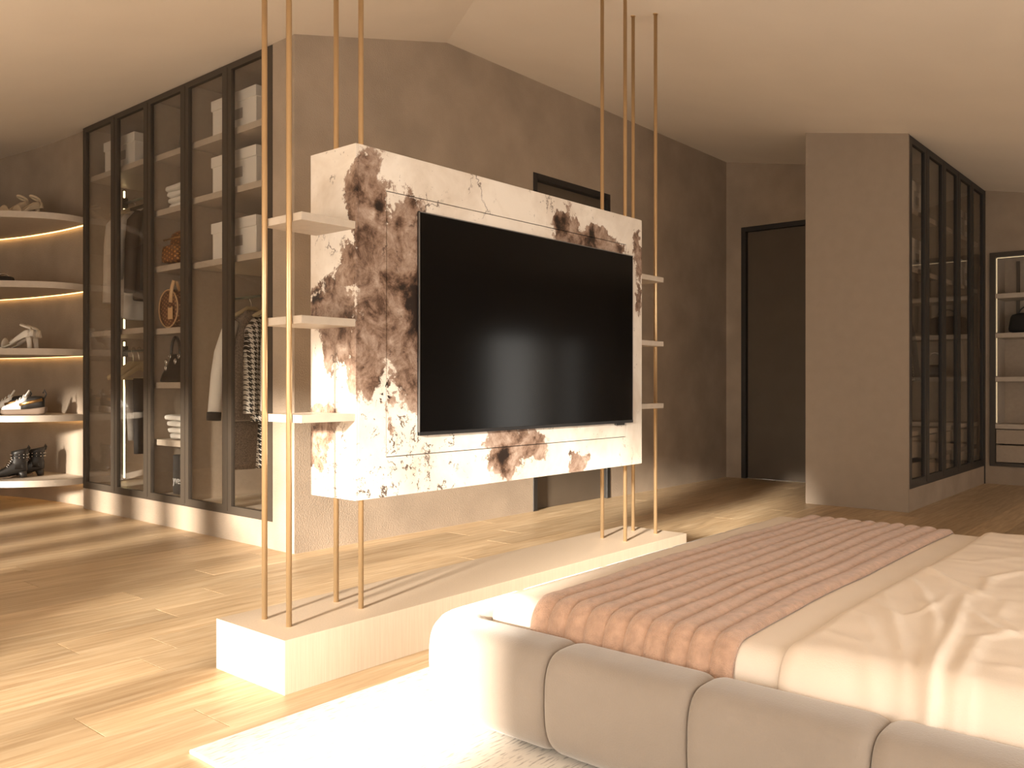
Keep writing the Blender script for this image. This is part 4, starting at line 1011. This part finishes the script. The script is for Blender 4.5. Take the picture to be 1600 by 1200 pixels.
def boot(label, loc, yaw, group):
    t = thing('ankle_boot', label, 'boot', loc, group, world=False)
    rings = [ring_sec(x, hw, zl, zt, 0.75) for x, hw, zl, zt in ((0.145, 0.008, 0.012, 0.026), (0.13, 0.024, 0.010, 0.042), (0.09, 0.036, 0.010, 0.064), (0.05, 0.038, 0.012, 0.086), (0.01, 0.035, 0.018, 0.115), (-0.03, 0.034, 0.03, 0.15), (-0.07, 0.034, 0.042, 0.155), (-0.10, 0.026, 0.048, 0.14), (-0.112, 0.01, 0.06, 0.12))]
    MB().loft(rings).build('foot', 'shoe_black', t, smooth=True)
    shaft = []
    for z, cx, rx, ry in ((0.07, -0.045, 0.062, 0.036), (0.12, -0.05, 0.056, 0.037), (0.16, -0.055, 0.055, 0.040), (0.20, -0.058, 0.060, 0.044), (0.225, -0.06, 0.064, 0.047)):
        shaft.append([(cx + rx * math.cos(2 * math.pi * k / 24), ry * math.sin(2 * math.pi * k / 24), z - 0.2 * rx * math.cos(2 * math.pi * k / 24) * (z > 0.19)) for k in range(24)])
    MB().loft(shaft).build('shaft', 'shoe_black', t, smooth=True)
    MB().tube([(-0.075, 0, 0.05), (-0.082, 0, 0.02), (-0.085, 0, 0.0)], [0.034, 0.027, 0.025], 14).build('heel', 'shoe_black', t, smooth=True)
    MB().loft([ring_sec(x, hw, z0, z0 + 0.010, 0.4) for x, hw, z0 in ((0.15, 0.01, 0.006), (0.13, 0.027, 0.002), (0.08, 0.038, 0.0), (0.02, 0.034, 0.002), (-0.03, 0.028, 0.014))]).build('sole', 'shoe_sole', t, smooth=True)
    for z in (0.162, 0.186):
        b_ = MB().tube([(-0.056 + 0.059 * math.cos(2 * math.pi * k / 24), 0.043 * math.sin(2 * math.pi * k / 24), z) for k in range(24)], 0.006, 6, loop=True, flat=(0.5, 1)).build('ankle_strap', 'black_leather', t, smooth=True)
        sb = MB()
        for k in range(12):
            a = 2 * math.pi * k / 12; p = Vector((-0.056 + 0.063 * math.cos(a), 0.047 * math.sin(a), z))
            sb.tube([p - Vector((0.004 * math.cos(a), 0.004 * math.sin(a), 0)), p + Vector((0.003 * math.cos(a), 0.003 * math.sin(a), 0))], [0.006, 0.003], 8)
        s_ = sb.build('studs', 'silver', smooth=True); s_.parent = b_; s_['kind'] = 'stuff'
    for k in range(6):
        z = 0.075 + k * 0.014; x = 0.052 - k * 0.0085
        MB().tube([(x - 0.018, -0.03, z), (x, 0, z + 0.014), (x - 0.018, 0.03, z)], 0.0032, 6).build('lace', 'silver', t, smooth=True)
    MB().tube([(-0.118, 0, 0.21), (-0.128, 0, 0.235), (-0.12, 0, 0.258), (-0.114, 0, 0.235)], 0.007, 6).build('pull_loop', 'shoe_black', t, smooth=True)
    t.rotation_euler = (0, 0, yaw); return t
def on_view(px, d):      # place on the shelf: bearing of a shoe as seen from the room and distance along the view
    s, c = 0.6496, 0.7602; xc = (px - 800) / 1340.0 * d
    return xc * s + d * c, -xc * c + d * s
YAW = R(135)
for px, d, z, f, lab in ((20, 6.92, 2.344, 'heel', 'beige ankle-strap heel, the one further from the glass wardrobe'), (40, 6.92, 2.344, 'heel', 'beige ankle-strap heel, the one nearer the glass wardrobe'),
                         (24, 6.84, 1.279, 'sandal', 'white block-heel sandal in front of its pair'), (35, 7.0, 1.279, 'sandal', 'white block-heel sandal behind its pair'),
                         (13, 6.95, 0.755, 'sneaker', 'white and black chunky sneaker further from the glass wardrobe'), (36, 6.80, 0.755, 'sneaker', 'white and black chunky sneaker nearer the glass wardrobe'),
                         (18, 6.86, 0.2485, 'boot', 'black studded ankle boot further from the glass wardrobe'), (45, 7.02, 0.2485, 'boot', 'black studded ankle boot nearer the glass wardrobe')):
    x, y = on_view(px, d)
    if f == 'heel': sandal(lab, (x, y, z), R(192), 'beige_leather', 'beige heels', 0.085, False)
    elif f == 'sandal': sandal(lab, (x, y, z), R(137), 'cream_leather', 'white sandals', 0.095, True)
    elif f == 'sneaker': sneaker(lab, (x, y, z), R(152), 'sneakers')
    else: boot(lab, (x, y, z), R(158), 'ankle boots')
t = thing('clutch_bag', 'round black bag on the second curved shelf', 'bag', (*on_view(5, 6.95), 1.803), world=False)
mb_ = MB(); superbox(mb_, -0.05, 0.05, -0.10, 0.10, 0, 0.07, 0.8, 0.2); mb_.build('body', 'black_leather', t, smooth=True)
MB().tube([(0, 0.05 * math.cos(a), 0.06 + 0.03 * math.sin(a)) for a in [math.pi * i / 10 for i in range(11)]], 0.006, 8).build('handle', 'silver', t, smooth=True)
t.rotation_euler = (0, 0, R(40))
